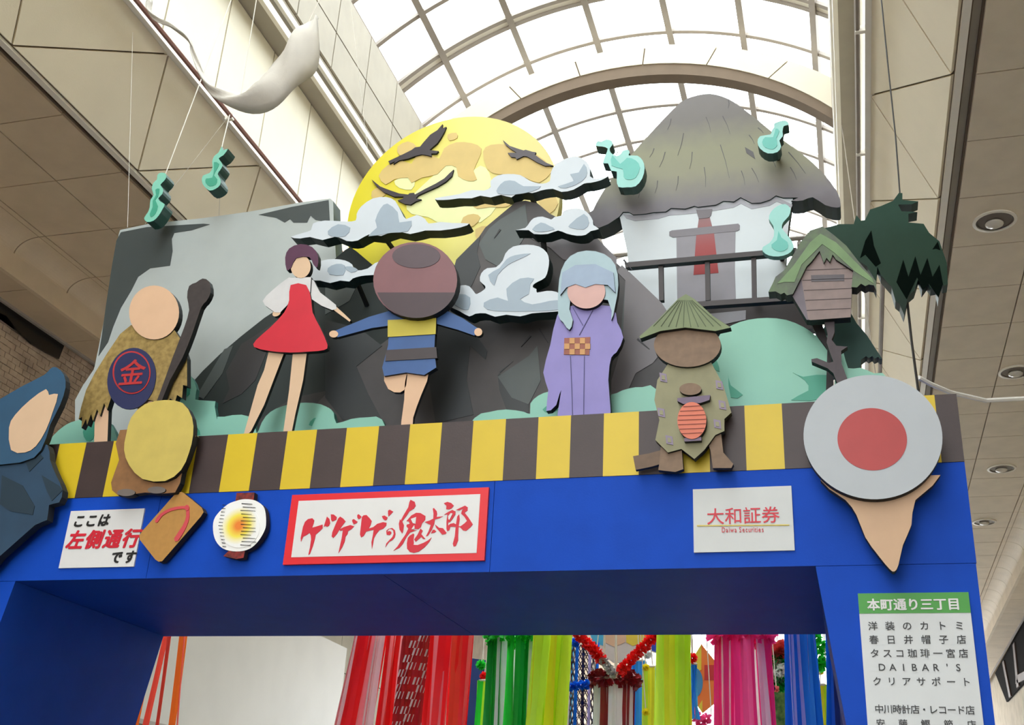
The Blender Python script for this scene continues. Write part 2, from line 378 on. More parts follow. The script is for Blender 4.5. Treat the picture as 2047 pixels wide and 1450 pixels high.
tag(link('distant_glass', mesh(bm, 'dg'), GL, vault), kind='stuff')
for y in GY:
    th = .035
    bm = bmesh.new(); arc(bm, VR - .05, VR - .001, -th, th, AN[0], AN[-1], 40); link('glazing_bar', mesh(bm, 'gb'), bar_m, vault, (0, y, 0))
bm = bmesh.new(); arc(bm, VR - .03, VR - .004, 12.68 - 6, 12.79 - 6, AN[0], AN[-1], 40); link('gutter_strip', mesh(bm, 'gs'), white_m, vault)
for a in AN[1:-1]:
    bm = bmesh.new(); arc(bm, VR - .07, VR - .001, YA, YB, a - .55, a + .55, 1); link('mullion', mesh(bm, 'mu'), bar_m, vault)
bm = bmesh.new()
for k in range(1, 36): arc(bm, VR - .05, VR, GY[0] - .93 * k - .02, GY[0] - .93 * k + .02, AN[0], AN[-1], 20)
for k in range(1, 16): arc(bm, VR - .05, VR, GY[-1] + .93 * k - .02, GY[-1] + .93 * k + .02, AN[0], AN[-1], 20)
tag(link('distant_glazing_bars', mesh(bm, 'db'), bar_m, vault), kind='stuff')
def rib(yc, parts, zi=1.164 * Z1 - 1.127 * Z1, ri=.672 * Z1, label=''):
    r = empty('arch_rib', (XC, yc, VC), label, 'arch')
    A = [-45.5, -37.5, -23.5, -10, 3.5, 17, 30.5, 45.5] if parts else [-52, 52]
    for p, q in zip(A[:-1], A[1:]):
        bm = bmesh.new(); L = []; n = max(4, int((q - p) / 3)); g = .12 if parts else 0
        for i in range(n + 1):
            a = math.radians(p + g + (q - p - 2 * g) * i / n); s, k = math.sin(a), math.cos(a)
            ro = .765 * Z1
            L.append([bm.verts.new(v) for v in ((ri * s, 0, zi + ri * k), (ri * s, .25, zi + ri * k), (ro * s, .25, ro * k), (ro * s, 0, ro * k))])
        for i in range(n):
            for j in range(4): bm.faces.new((L[i][j], L[i][(j + 1) % 4], L[i + 1][(j + 1) % 4], L[i + 1][j]))
        bm.faces.new(L[0]); bm.faces.new(L[-1][::-1]); bmesh.ops.recalc_face_normals(bm, faces=bm.faces)
        link('rib_panel', mesh(bm, 'rib'), mat('#c6bca5', .45, .02, 3), r)
    if parts:
        bm = bmesh.new(); arc(bm, ri + .03, .76 * Z1, .02, .23, -45, 45, 40); link('rib_core', mesh(bm, 'rc'), joint, r)
rib(13.52 - 6, True, label='cream arched rib spanning the vault behind the moon board')
# downlights in the right soffit
for (X, Y, rr, lb) in ((1.67, 10.41, .175, 'round recessed downlight nearest the dark green tree board'), (2.27, 14.19, .18, 'round recessed downlight cut by the right edge above the white cable'), (2.47, 17.93, .18, 'round recessed downlight beside the right post corner'), (2.47, 20.81, .17, 'round recessed downlight furthest away, right of the blue post')):
    r = empty('downlight', (X, Y - 6, PZ(1) - .012), lb, 'light', 'round downlights in the right soffit')
    bm = bmesh.new()
    L = [[bm.verts.new((q * math.cos(2 * math.pi * k / 28), q * math.sin(2 * math.pi * k / 28), z)) for k in range(28)] for q, z in ((rr + .03, .012), (rr + .03, 0), (rr, -.004), (rr, .01))]
    for i in range(3):
        for k in range(28): bm.faces.new((L[i][k], L[i][(k + 1) % 28], L[i + 1][(k + 1) % 28], L[i + 1][k]))
    link('ring', mesh(bm, 'ring'), white_m, r)
    bm = bmesh.new(); L = [[bm.verts.new((q * math.cos(2 * math.pi * k / 28), q * math.sin(2 * math.pi * k / 28), z)) for k in range(28)] for q, z in ((rr, .008), (rr * .93, .004), (rr*.9, .011))]
    for i in range(2):
        for k in range(28): bm.faces.new((L[i][k], L[i][(k + 1) % 28], L[i + 1][(k + 1) % 28], L[i + 1][k]))
    bm.faces.new(L[2]); link('reflector', mesh(bm, 'refl'), mat('#5f544b', .3, .1), r)
    bm = bmesh.new(); bmesh.ops.create_uvsphere(bm, u_segments=16, v_segments=8, radius=rr * .5)
    for v in bm.verts: v.co.z = v.co.z * .35 + .0; v.co.y += rr * .25
    link('bulb', mesh(bm, 'bulb'), mat('#d8d2c6', .15, .05), r)
# lower walls seen through the gate and past its right post
wp = mat('#b3ab98', .7, .06, 2, .2); bw = bpy.data.objects['wall_left_lower']
WL = Vector((-bw.location.x, -bw.location.y, -bw.location.z))
for i in range(9):
    for j in range(5):
        y = 2.8 + i * 1.55; z = 1.0 + j * .95
        boxo('wall_panel', wp, (LX - .0, LX + .06, y + .008, y + 1.542, z + .008, z + .942), bw)
sb = boxo('blank_billboard', mat('#b5b1a6', .35, .04, 1.2), (LX + .1, LX + .2, 5.2, 13.6, 3.15, 5.2)); tag(sb, 'large blank white billboard on the left wall seen through the gate', 'billboard')
boxo('billboard_frame', mat('#8f8578', .5), (LX + .08, LX + .22, 5.15, 13.65, 3.09, 3.15), sb)
def wallpoly(name, P, X, m, th, off):
    v = [WX(x, y, X - off) for x, y in P]; bm = bmesh.new(); f = [bm.verts.new(p) for p in v]; b = [bm.verts.new(p + Vector((th, 0, 0))) for p in v]
    bm.faces.new(f); bm.faces.new(b[::-1])
    for i in range(len(v)): bm.faces.new((f[i], f[i - 1], b[i - 1], b[i]))
    return link(name, mesh(bm, name), m)
wn = wallpoly('window_2', [(1989, 1346), (2070, 1195), (2070, 1340), (2012, 1404)], RX, mat('#1a1715', .9, .1, spec=.02), .04, .05); tag(wn, 'dark window band in the right building', 'window', kind='structure')
for P in ([(2003, 1325), (2006, 1320), (2020, 1392), (2017, 1396)], [(2024, 1290), (2027, 1284), (2036, 1372), (2032, 1376)], [(2030, 1352), (2070, 1330), (2070, 1348), (2030, 1368)]):
    o = wallpoly('window_frame', P, RX, mat('#5a463c', .6), .03, .08); o.parent = wn

# =================================================================== THE GATE
blue = mat('#0d45b0', .6, .05, 5, .1, spec=.15); blue_d = mat('#0a337d', .6, .06, 5, .15)
GT = 1.75; TOPZ = 2.458 + 1.55; BZ = 1.925 + .11 + 1.55
def bz(X): return 1.54 + 1.55
zb = 1.54 + 1.55; zs = 2.075 + 1.55      # soffit, foot of stripe band
gate = empty('entrance_gate', (-2.6, 0, 0), 'tall bright blue entrance gate with a yellow and black striped band on top', 'gate')
def gplate(name, P, y0, y1, m):
    bm = bmesh.new(); prism_xz(bm, P, y0, y1, 0, 0, gate.location); return link(name, mesh(bm, name), m, gate)
XL, XR = -5.86, .652
def lx(z): return -5.045 - .16 * (zb - z)
def rx(z): return -.129 + .126 * (zb - z)
for a, b in ((XL, -4.1), (-4.097, -1.9), (-1.897, XR)): gplate('beam_board', [(a, zb), (b, zb), (b, zs), (a, zs)], 0, .03, blue)
for a, b in ((XL + .02, -2.55), (-2.545, XR - .02)): gplate('soffit_board', [(a, zb + .0005), (b, zb + .0005), (b, zb + .03), (a, zb + .03)], .031, GT, blue)
gplate('back_board', [(XL, zb), (XR, zb), (XR, TOPZ - .05), (XL, TOPZ - .05)], GT, GT + .03, blue)
gplate('roof_board', [(XL, TOPZ - .08), (XR, TOPZ - .08), (XR, TOPZ - .02), (XL, TOPZ - .02)], .05, GT, blue_d)
zl = zb - .002
gplate('leg', [(XL, 0), (lx(0), 0), (lx(zl), zl), (XL, zl)], .002, GT, blue)
gplate('leg', [(rx(0), 0), (XR - .003, 0), (XR - .003, zl), (rx(zl), zl)], .002, GT, blue)
gplate('end_board', [(XR - .03, zb), (XR, zb), (XR, TOPZ - .03), (XR - .03, TOPZ - .03)], .03, GT, blue)
SB = [-5.86, -5.77, -5.56, -5.35, -5.147, -4.941, -4.735, -4.526, -4.318, -4.11, -3.902, -3.69, -3.484, -3.274, -3.073, -2.872, -2.659, -2.456, -2.251, -2.053, -1.851, -1.652, -1.456, -1.261, -1.057, -.86, -.66, -.462, -.258, -.062, .14, .341, .541, .652]
yel = mat('#ceb01a', .45, .03, 4); blk = mat('#3b2b29', .5, .1, 5, .1)
for i, (a, b) in enumerate(zip(SB[:-1], SB[1:])):
    yellow = (len(SB) - 2 - i) % 2 == 1
    o = gplate('stripe_panel', [(a, zs + .001), (b, zs + .001), (b, TOPZ), (a, TOPZ)], -.004, .03, yel if yellow else blk)
    o['label'] = 'yellow stripe' if yellow else 'brown-black stripe'

# ------------------------------------------------------------------ lettering
def glyph(ch, bold=.0, shear=0.0):
    cu = bpy.data.curves.new('g', 'FONT'); cu.body = ch; cu.offset = bold; cu.shear = shear; cu.resolution_u = 3
    o = bpy.data.objects.new('g', cu); C.objects.link(o)
    me = bpy.data.meshes.new_from_object(o.evaluated_get(bpy.context.evaluated_depsgraph_get()))
    bpy.data.objects.remove(o); return me
def letters(name, items, Y, m, parent, bold=.02, shear=0.0):
    """items [(char, x centre, z centre, width, height)] in metres; glyph cell 1 x 1 em"""
    vs = []; fs = []
    for ch, xc, zc, ww, hh in items:
        g = glyph(ch, 0.0, shear)
        if not len(g.vertices): continue
        xs = [v.co.x for v in g.vertices]; cj = ord(ch) > 255
        x0 = .5 if cj else (min(xs) + max(xs)) / 2; y0 = .38 if cj else .36
        for kk, (bx, bz) in enumerate(((0, 0),) if bold < .005 else ((bold * .7, 0), (-bold * .7, 0), (0, bold * .6), (0, -bold * .6), (bold * .5, bold * .45), (-bold * .5, bold * .45), (bold * .5, -bold * .45), (-bold * .5, -bold * .45))):
            yk = .0003 * kk
            n0 = len(vs)
            for v in g.vertices: vs.append((xc + (v.co.x - x0 + bx) * ww - parent.location.x, Y - yk - parent.location.y, zc + (v.co.y - y0 + bz) * hh - parent.location.z))
            for p in g.polygons: fs.append([n0 + i for i in p.vertices])
        bpy.data.meshes.remove(g)
    me = bpy.data.meshes.new(name); me.from_pydata(vs, [], fs); me.update()
    o = link(name, me, m, parent); o['kind'] = 'stuff'; return o
def row(text, px0, px1, py, hpx, Y, m, parent, bold=.02, wf=1.0, shear=0.0, slope=0):
    """characters spread evenly from px0 to px1 (outer edges)"""
    a = W(px0, py, Y); b = W(px1, py, Y); mid = W((px0 + px1) / 2, py, Y); h = abs(W((px0 + px1) / 2, py - hpx / 2, Y).z - W((px0 + px1) / 2, py + hpx / 2, Y).z)
    ww = h * wf; x0 = a.x + ww / 2; x1 = b.x - ww / 2; n = len(text)
    return letters('lettering', [(ch, x0 + (x1 - x0) * i / max(1, n - 1), mid.z + slope * (i - (n - 1) / 2), ww, h) for i, ch in enumerate(text)], Y, m, parent, bold, shear)
def sign(name, x0, x1, z0, z1, label, m, Y=-.012, t=.012):
    o = boxo(name, m, (x0, x1, Y, Y + t, z0, z1)); return tag(o, label, 'sign')
wht = mat('#d6d4d2', .45, .02); redm = mat('#c8102a', .5, .02); blkm = mat('#161414', .5, .02)
# keep-left sign
s1 = sign('direction_sign', -4.734, -4.193, 1.613 + 1.55, 1.985 + 1.55, 'small white sign with black and red Japanese lettering at the left of the blue beam', wht)
row('ここは', 146, 218, 1041, 27, -.014, blkm, s1, .065, shear=.2, wf=.95)
row('左側通行', 134, 278, 1078, 39, -.014, redm, s1, .06, wf=.98, shear=.2)
row('です', 220, 270, 1114, 27, -.014, blkm, s1, .065, shear=.2, wf=.95)
# title board
s2 = sign('title_board', -3.175, -1.927, 1.602 + 1.55, 2.032 + 1.55, 'white title board with red frame and red brush lettering', mat('#d8121f', .45, .02), Y=-.02, t=.02)
t2 = boxo('white_field', wht, (-3.125, -1.975, -.0225, -.02, 1.645 + 1.55, 1.992 + 1.55), s2)
A, B = (590, 985), (780, 985)
def T(o, *L): return c(o, *L, s=10.235)
ink = [T(A, (118, 1010), (112, 930), (160, 700), (200, 600), (260, 545), (350, 525), (390, 570), (375, 640), (345, 720), (450, 690), (560, 655), (560, 730), (500, 790), (420, 860), (400, 960), (360, 1100), (300, 1260), (268, 1275), (300, 1130), (325, 960), (320, 880), (292, 825), (230, 870), (160, 905)),
       T(A, (583, 700), (650, 492), (700, 540), (715, 620), (690, 680), (655, 700), (610, 685)),
       T(A, (728, 445), (790, 450), (850, 500), (840, 555), (790, 580), (755, 592), (735, 560)),
       T(A, (920, 492), (980, 530), (1030, 590), (990, 640), (905, 760), (850, 850), (780, 930), (745, 900), (760, 810), (830, 640), (880, 530)),
       T(A, (905, 755), (1000, 705), (1130, 665), (1205, 690), (1150, 750), (1080, 790), (1070, 850), (1030, 900), (1010, 1010), (960, 1120), (885, 1240), (905, 1140), (950, 940), (975, 770), (920, 785)),
       T(A, (1165, 560), (1200, 542), (1275, 597), (1250, 630), (1195, 648), (1170, 600)), T(A, (1270, 460), (1300, 442), (1355, 492), (1330, 530), (1295, 545), (1270, 510)),
       T(A, (1365, 500), (1400, 465), (1460, 460), (1520, 520), (1565, 580), (1545, 660), (1500, 740), (1600, 705), (1680, 640), (1800, 605), (1870, 620), (1860, 680), (1800, 740), (1720, 770), (1650, 860), (1610, 940), (1590, 1060), (1570, 1155), (1560, 1020), (1590, 870), (1605, 765), (1540, 775), (1450, 800), (1400, 890), (1350, 920), (1325, 860), (1340, 720)),
       T(A, (1772, 485), (1830, 470), (1890, 510), (1870, 560), (1838, 572), (1800, 540)), T(A, (1900, 370), (1935, 350), (2005, 390), (1960, 440), (1908, 490), (1898, 430)),
       # no
       T(B, (-72, 862), (-10, 870), (24, 830), (15, 800), (-20, 785), (-50, 800), (-65, 820), (-55, 775), (-10, 735), (40, 725), (95, 770), (108, 850), (90, 920), (40, 975), (-20, 1005), (-60, 1060), (-100, 1120), (-80, 1040), (-20, 975), (40, 915), (70, 850), (62, 780), (20, 745), (-30, 740), (-80, 780), (-78, 830)),
       # oni
       T(B, (415, 148), (500, 190), (520, 270), (480, 330), (390, 385), (330, 480), (245, 590), (280, 670), (262, 800), (245, 840), (190, 760), (175, 640), (200, 545), (215, 572), (280, 450), (370, 300), (390, 200)),
       T(B, (330, 585), (430, 470), (530, 415), (620, 420), (720, 480), (715, 560), (650, 630), (625, 710), (570, 750), (495, 745), (430, 745), (500, 770), (540, 772), (480, 790), (400, 820), (330, 910), (260, 1050), (190, 1130), (65, 1190), (150, 1100), (240, 960), (310, 860), (370, 740), (330, 690), (340, 655), (395, 640), (380, 590)),
       T(B, (400, 880), (475, 840), (490, 860), (475, 960), (480, 1040), (470, 1070), (560, 1075), (680, 1030), (770, 980), (845, 920), (800, 1010), (700, 1120), (580, 1210), (480, 1235), (400, 1215), (345, 1150), (340, 1040), (360, 930)),
       T(B, (620, 735), (665, 780), (620, 880), (640, 855), (715, 945), (690, 955), (630, 910), (560, 970), (520, 1010), (490, 960), (560, 860)),
       # ta
       T(B, (870, 330), (895, 315), (950, 380), (960, 440), (945, 500), (1080, 485), (1000, 525), (915, 550), (900, 640), (850, 760), (770, 885), (730, 895), (780, 800), (830, 665), (705, 603), (800, 575), (880, 535), (885, 430)),
       T(B, (915, 650), (1000, 720), (1080, 730), (1150, 820), (1130, 850), (1060, 860), (1010, 800), (940, 720)), T(B, (830, 835), (870, 765), (905, 760), (942, 795), (900, 825)),
       # rou
       T(B, (1095, 220), (1170, 190), (1250, 215), (1300, 265), (1260, 320), (1200, 345), (1145, 340), (1150, 270)),
       T(B, (1100, 455), (1180, 400), (1270, 355), (1335, 385), (1330, 450), (1280, 530), (1220, 605), (1185, 610), (1180, 680), (1230, 640), (1300, 625), (1345, 650), (1370, 490), (1410, 445), (1422, 540), (1400, 690), (1440, 690), (1520, 630), (1570, 580), (1520, 500), (1450, 430), (1470, 360), (1500, 325), (1410, 365), (1345, 355), (1450, 305), (1530, 268), (1585, 300), (1580, 370), (1520, 410), (1600, 510), (1690, 650), (1640, 710), (1550, 785), (1490, 775), (1420, 705), (1398, 710), (1390, 880), (1390, 980), (1340, 1095), (1295, 1105), (1280, 1050), (1320, 900), (1340, 700), (1230, 700), (1210, 770), (1165, 790), (1150, 740), (1150, 600), (1170, 445))]
paint('brush_lettering', ink, s2, -.0225, redm, 1)
holes = [T(B, (420, 540), (530, 500), (515, 640), (460, 625)), T(B, (490, 665), (500, 740), (432, 755)), T(B, (1185, 480), (1240, 420), (1275, 430), (1240, 500), (1210, 560), (1190, 545))]
paint('letter_counters', holes, s2, -.0225, wht, 2)
# sponsor board
s3 = sign('sponsor_board', -.755, -.229, 1.622 + 1.55, 1.976 + 1.55, 'white sponsor board with red lettering and a gold rule', mat('#c3c4c2', .5, .02))
row('大和証券', 1412, 1559, 1031, 35, -.014, redm, s3, .008)
paint('gold_rule', [[(1393, 1050.2), (1578, 1048.7), (1578, 1051), (1393, 1052.5)]], s3, -.013, mat('#c9b24a', .5), 1)
tx = 'Daiwa Securities'
adv = {'i': .26, 't': .36, ' ': .26, 'D': .72, 'w': .78, 'r': .4, 'S': .62}; xs = []; x = 0
for ch in tx: a_ = adv.get(ch, .55); xs.append(x + a_ / 2); x += a_
pa, pb = W(1443, 1061, 0), W(1528, 1060, 0); sc = (pb.x - pa.x) / x
letters('lettering', [(ch, pa.x + xs[i] * sc, pa.z + (pb.z - pa.z) * i / 15, sc * .95, .041) for i, ch in enumerate(tx)], -.014, redm, s3, .005)
# shop list on the right post
s4 = sign('shop_list_board', .071, .597, -.45 + 1.55, 1.39 + 1.55, 'tall white shop list board with green heading on the right blue post', mat('#c9cbcb', .5, .02))
g4 = boxo('green_heading', mat('#3d9131', .5, .02), (.071, .597, -.0145, -.012, 1.288 + 1.55, 1.39 + 1.55), s4)
row('本町通り三丁目', 1733, 1920, 1208.5, 25, -.0165, wht, s4, .045)
for tx, a, b, y in (('洋装のカトミ', 1735, 1928, 1251.5), ('春日井帽子店', 1737, 1932, 1279), ('タスコ珈琲一宮店', 1739, 1936, 1306.5), ('クリアサポート', 1744, 1941, 1363), ('中川時計店・レコード店', 1748, 1949, 1419), ('安藤鰹節店', 1751, 1952, 1448)):
    row(tx, a, b, y, 19, -.014, blkm, s4, .012)
row("DAIBAR’S".replace('’', "'"), 1753, 1926, 1334.5, 20, -.014, blkm, s4, .012)
# sandal and lantern boards on the beam
side_d = mat('#2a2018', .7)
sd = plate('sandal_board', [c(7, (1040, 98), (1060, 100), (1170, 190), (1180, 215), (1165, 240), (940, 500), (920, 503), (900, 490), (810, 375), (808, 350), (825, 325), (1015, 110))], -.07, .05, mat('#b07f3c', .6, .06, 25), side_d); tag(sd, 'tan wooden sandal cutout with red thong on the blue beam', 'cutout')
paint('thong', [smooth(stroke(c(7, (905, 270), (935, 230), (990, 200), (1050, 188), (1085, 190)), 6, 5), 2), smooth(stroke(c(7, (1085, 185), (1088, 240), (1068, 300), (1020, 375)), 5, 9), 2)], sd, -.07, mat('#c8424a', .5), 2)
paint('thong_knot', [ell(*c(7, (1083, 190))[0], 4, 6)], sd, -.07, mat('#c8424a', .5), 3)
ln = plate('lantern_board', [smooth(c(7, (1370, 150), (1420, 140), (1480, 148), (1525, 180), (1540, 225), (1542, 290), (1530, 330), (1500, 380), (1460, 420), (1410, 440), (1350, 442), (1290, 425), (1250, 380), (1235, 320), (1240, 260), (1270, 215), (1320, 170)), 3)], -.07, .05, mat('#e8e6e2', .5, .02), side_d); tag(ln, 'round white paper lantern cutout with glowing yellow centre on the blue beam', 'cutout')
def glow():
    m = bpy.data.materials.new('lantern_print'); m.use_nodes = True; nt = m.node_tree; b = nt.nodes['Principled BSDF']
    tc = nt.nodes.new('ShaderNodeTexCoord'); g = nt.nodes.new('ShaderNodeTexGradient'); g.gradient_type = 'SPHERICAL'
    mp = nt.nodes.new('ShaderNodeMapping'); mp.vector_type = 'POINT'; mp.inputs['Location'].default_value = (-1, 0, -1); mp.inputs['Scale'].default_value = (2, 0, 2)
    cr = nt.nodes.new('ShaderNodeValToRGB'); e = cr.color_ramp.elements; e[0].position = .15; e[0].color = (*lin('#e8e6e2'), 1); e[1].position = .85; e[1].color = (*lin('#e07a22'), 1); q = e.new(.5); q.color = (*lin('#e8d64a'), 1)
    nt.links.new(tc.outputs['Generated'], mp.inputs[0]); nt.links.new(mp.outputs[0], g.inputs[0]); nt.links.new(g.outputs[0], cr.inputs[0]); nt.links.new(cr.outputs[0], b.inputs['Base Color']); return m
paint('glow_print', [ell(*c(7, (1385, 295))[0], 42, 44)], ln, -.07, glow(), 1)
L = []
for i in range(13):
    y = 165 + i * 20; x0 = 1400 + 8 * math.sin(i * 2); L.append(stroke(c(7, (x0, y), (x0 + 60 + (i % 3) * 12, y + 3)), 1.3, .5)); L.append(stroke(c(7, (1265 + abs(i - 6) * 4, y + 8), (1290 + abs(i - 6) * 3, y + 9)), 1.0, .5))
paint('rib_lines', L, ln, -.07, blkm, 2)
for nm_, P in (('top_cap', c(7, (1372, 103), (1475, 101), (1470, 148), (1365, 150))), ('bottom_cap', c(7, (1325, 440), (1420, 438), (1412, 480), (1370, 487), (1295, 470)))): plate(nm_, [P], -.068, .045, mat('#8c2018', .5, .15, 30, h2='#2a0d0b'), side_d, ln)

# =================================================================== BOARDS ON TOP OF THE GATE
green_side = mat('#06302a', .6, .1); dark_side = mat('#101413', .7, .1)
ZR = TOPZ - .02
def board(name, label, cat, P, Y, t, face, side=None, group=None, sm=0, zmin=ZR, **k):
    o = plate(name, P, Y, t, face, side or green_side, None, zmin, sm=sm); return tag(o, label, cat, group)
# grey slab
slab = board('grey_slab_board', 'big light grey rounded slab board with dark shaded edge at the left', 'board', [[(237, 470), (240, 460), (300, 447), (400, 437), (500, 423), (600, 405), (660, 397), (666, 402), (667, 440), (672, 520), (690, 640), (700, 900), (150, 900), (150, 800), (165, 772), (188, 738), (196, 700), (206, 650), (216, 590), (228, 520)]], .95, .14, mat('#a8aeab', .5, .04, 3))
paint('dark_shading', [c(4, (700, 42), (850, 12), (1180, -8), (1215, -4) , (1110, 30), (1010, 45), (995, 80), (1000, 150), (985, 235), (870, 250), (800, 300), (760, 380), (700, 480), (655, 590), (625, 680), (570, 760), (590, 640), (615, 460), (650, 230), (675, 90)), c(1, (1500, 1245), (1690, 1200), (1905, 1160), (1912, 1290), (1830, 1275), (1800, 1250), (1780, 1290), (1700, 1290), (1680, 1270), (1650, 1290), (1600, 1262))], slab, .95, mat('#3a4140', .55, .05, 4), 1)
# moon
a_, b_, d_ = W(698, 425, 1.1), W(930, 234, 1.1), W(1119, 392, 1.1)
def circ(p, q, r):
    ax, ay, bx, by, cx, cy = p.x, p.z, q.x, q.z, r.x, r.z
    d = 2 * (ax * (by - cy) + bx * (cy - ay) + cx * (ay - by))
    ux = ((ax * ax + ay * ay) * (by - cy) + (bx * bx + by * by) * (cy - ay) + (cx * cx + cy * cy) * (ay - by)) / d
    uy = ((ax * ax + ay * ay) * (cx - bx) + (bx * bx + by * by) * (ax - cx) + (cx * cx + cy * cy) * (bx - ax)) / d
    return ux, uy, math.hypot(ax - ux, ay - uy)
ux, uz, ur = circ(a_, b_, d_)
bm = bmesh.new(); prism_xz(bm, [(ux + ur * math.cos(i * math.pi / 40), max(ZR, uz + ur * math.sin(i * math.pi / 40))) for i in range(80)], 1.1, 1.2, 0, 1, (ux, 1.1, ZR))
mm = ramp_mat('moon_print', ((0.0, '#cdbf1c'), (.25, '#d3c53f'), (.55, '#d9cf78'), (1, '#d8c98a')), axis=0)
moon = link('moon_board', mesh(bm, 'moon'), [mm, mat('#b7a92a', .6)], None, (ux, 1.1, ZR)); tag(moon, 'large round yellow moon board with tan patches behind the mountains', 'board')
tan = mat('#c9ad66', .55, .05, 6); pale = mat('#dadb9e', .5, .04, 5)
paint('pale_patches', [smooth(c(2, (470, 1180), (560, 1080), (700, 960), (780, 940), (820, 1010), (900, 960), (950, 1000), (960, 1080), (900, 1160), (1000, 1190), (900, 1290), (820, 1260), (740, 1330), (600, 1260), (500, 1240)), 2), smooth(c(2, (400, 1050), (470, 1020), (520, 1050), (500, 1100), (430, 1090)), 2)], moon, 1.1, pale, 1)
paint('tan_patches', [smooth(q, 2) for q in (c(2, (310, 1020), (360, 960), (440, 930), (500, 950), (530, 900), (600, 890), (660, 920), (690, 860), (760, 825), (850, 830), (905, 860), (890, 920), (860, 990), (880, 1040), (830, 1050), (770, 1020), (760, 970), (700, 960), (650, 1010), (560, 1030), (500, 1060), (480, 1030), (400, 1040), (350, 1070)),
      c(2, (915, 880), (960, 840), (1060, 840), (1120, 880), (1230, 900), (1300, 960), (1310, 1000), (1240, 1060), (1160, 1030), (1090, 1010), (1000, 1010), (940, 980)), c(2, (420, 850), (480, 820), (530, 850), (500, 890), (430, 900)), c(2, (710, 780), (760, 770), (765, 800), (720, 815)),
      c(2, (860, 1180), (950, 1130), (1040, 1140), (1100, 1160), (1050, 1200), (960, 1200), (880, 1210)), c(2, (800, 1260), (860, 1240), (900, 1260), (860, 1310), (790, 1320)), c(2, (1230, 1130), (1310, 1120), (1350, 1180), (1300, 1240), (1250, 1200)), c(2, (270, 1110), (330, 1080), (350, 1130), (280, 1160)), c(2, (870, 1330), (950, 1310), (960, 1380), (890, 1400)))], moon, 1.1, tan, 2)
crow = mat('#2a1d22', .6, .05)
for lb, P, mt in (('black crow cutout with wings raised, topmost left on the moon', c(2, (365, 935), (450, 895), (500, 870), (520, 855), (550, 850), (570, 825), (610, 780), (650, 755), (680, 720), (676, 745), (702, 735), (690, 765), (670, 800), (650, 830), (620, 855), (605, 870), (657, 876), (645, 890), (615, 890), (617, 907), (590, 900), (560, 895), (520, 905), (480, 920), (430, 930), (395, 952), (405, 935), (375, 950)), crow),
                  ('black crow cutout with wings spread wide, low on the moon above the left cloud', c(2, (268, 1040), (320, 1082), (380, 1105), (430, 1122), (480, 1128), (490, 1120), (515, 1118), (520, 1128), (580, 1095), (640, 1065), (690, 1035), (720, 1005), (745, 983), (735, 1020), (700, 1053), (650, 1083), (600, 1105), (540, 1132), (525, 1150), (558, 1156), (525, 1168), (495, 1187), (460, 1182), (420, 1162), (450, 1152), (455, 1140), (400, 1140), (340, 1115), (295, 1078)), crow),
                  ('grey-black crow cutout gliding at the right of the moon', c(2, (1030, 812), (1070, 846), (1120, 863), (1150, 872), (1162, 868), (1200, 880), (1222, 883), (1215, 897), (1240, 915), (1280, 943), (1322, 960), (1275, 962), (1230, 942), (1190, 918), (1170, 907), (1150, 905), (1110, 924), (1103, 912), (1078, 910), (1058, 886), (1110, 885), (1080, 867), (1048, 842)), mat('#4b4347', .55))):
    tag(plate('crow_cutout', [P], 1.08, .02, mt, dark_side), lb, 'bird', 'crows on the moon')
# hut
Hs = 2.789; HO = (1180, 180)
def H(*L): return c(HO, *L, s=Hs)
hut = empty('hut_board', (W(1440, 620, 1.0).x, 1.0, ZR), 'thatched hut board with white wall and dark railing above the mountain', 'board')
def hp(name, P, Y, t, m, side=None, sm=0, zmin=ZR): return plate(name, P, Y, t, m, side or green_side, hut, zmin, sm=sm)
wallb = hp('wall', [H((150, 640), (1140, 560), (1122, 640), (1105, 760), (1092, 900), (1085, 1160), (1090, 1420), (260, 1420), (215, 1000), (205, 900))], 1.0, .1, mat('#c6cccf', .5, .03, 3))
thatch = ramp_mat('thatch_print', ((0, '#5c575b'), (.2, '#787377'), (.45, '#8d8b76'), (.62, '#8c8b74'), (.85, '#77736f'), (1, '#7b7775')), axis=2, noise=.12)
roofb = hp('thatched_roof', [smo(H((2, 745), (15, 670), (60, 585), (110, 510), (225, 365), (320, 258), (420, 150), (500, 72), (560, 40), (640, 22), (700, 26), (770, 50), (830, 88), (930, 165), (1040, 255), (1180, 355), (1290, 455), (1375, 565), (1396, 640), (1375, 656), (1310, 642), (1240, 598), (1185, 616), (1120, 618), (1075, 600)), 2) + H((1035, 588), (1000, 612), (950, 628), (900, 630), (838, 598), (800, 622), (742, 618), (700, 640), (600, 652), (580, 646), (530, 662), (450, 658), (420, 678), (350, 682), (310, 690), (240, 695), (215, 680), (182, 680), (160, 708), (100, 748), (50, 768), (15, 762))], .985, .17, thatch)
rl = []
for a, b in (((155, 340), (130, 375)), ((520, 240), (487, 365)), ((645, 150), (672, 235)), ((738, 145), (780, 245)), ((725, 305), (775, 490)), ((935, 210), (965, 240)), ((885, 250), (915, 300)), ((1000, 370), (1035, 430)), ((1105, 345), (1200, 465)), ((568, 345), (553, 440)), ((417, 345), (385, 430)), ((635, 430), (642, 540)), ((490, 480), (477, 560)), ((375, 505), (360, 575)), ((842, 450), (862, 530)), ((900, 435), (940, 515)), ((1115, 430), (1150, 500)), ((355, 325), (330, 375)), ((450, 160), (430, 220)), ((770, 55), (768, 100)), ((280, 520), (268, 600))):
    rl.append(stroke(H(a, ((a[0] + b[0]) / 2 + 4, (a[1] + b[1]) / 2), b), 1.6, .5))
rl.append(H((862, 318), (908, 345), (920, 385), (870, 350)))
bm_ = plates('straw_marks', rl, .9825, .003, mat('#595556', .6), None, hut)
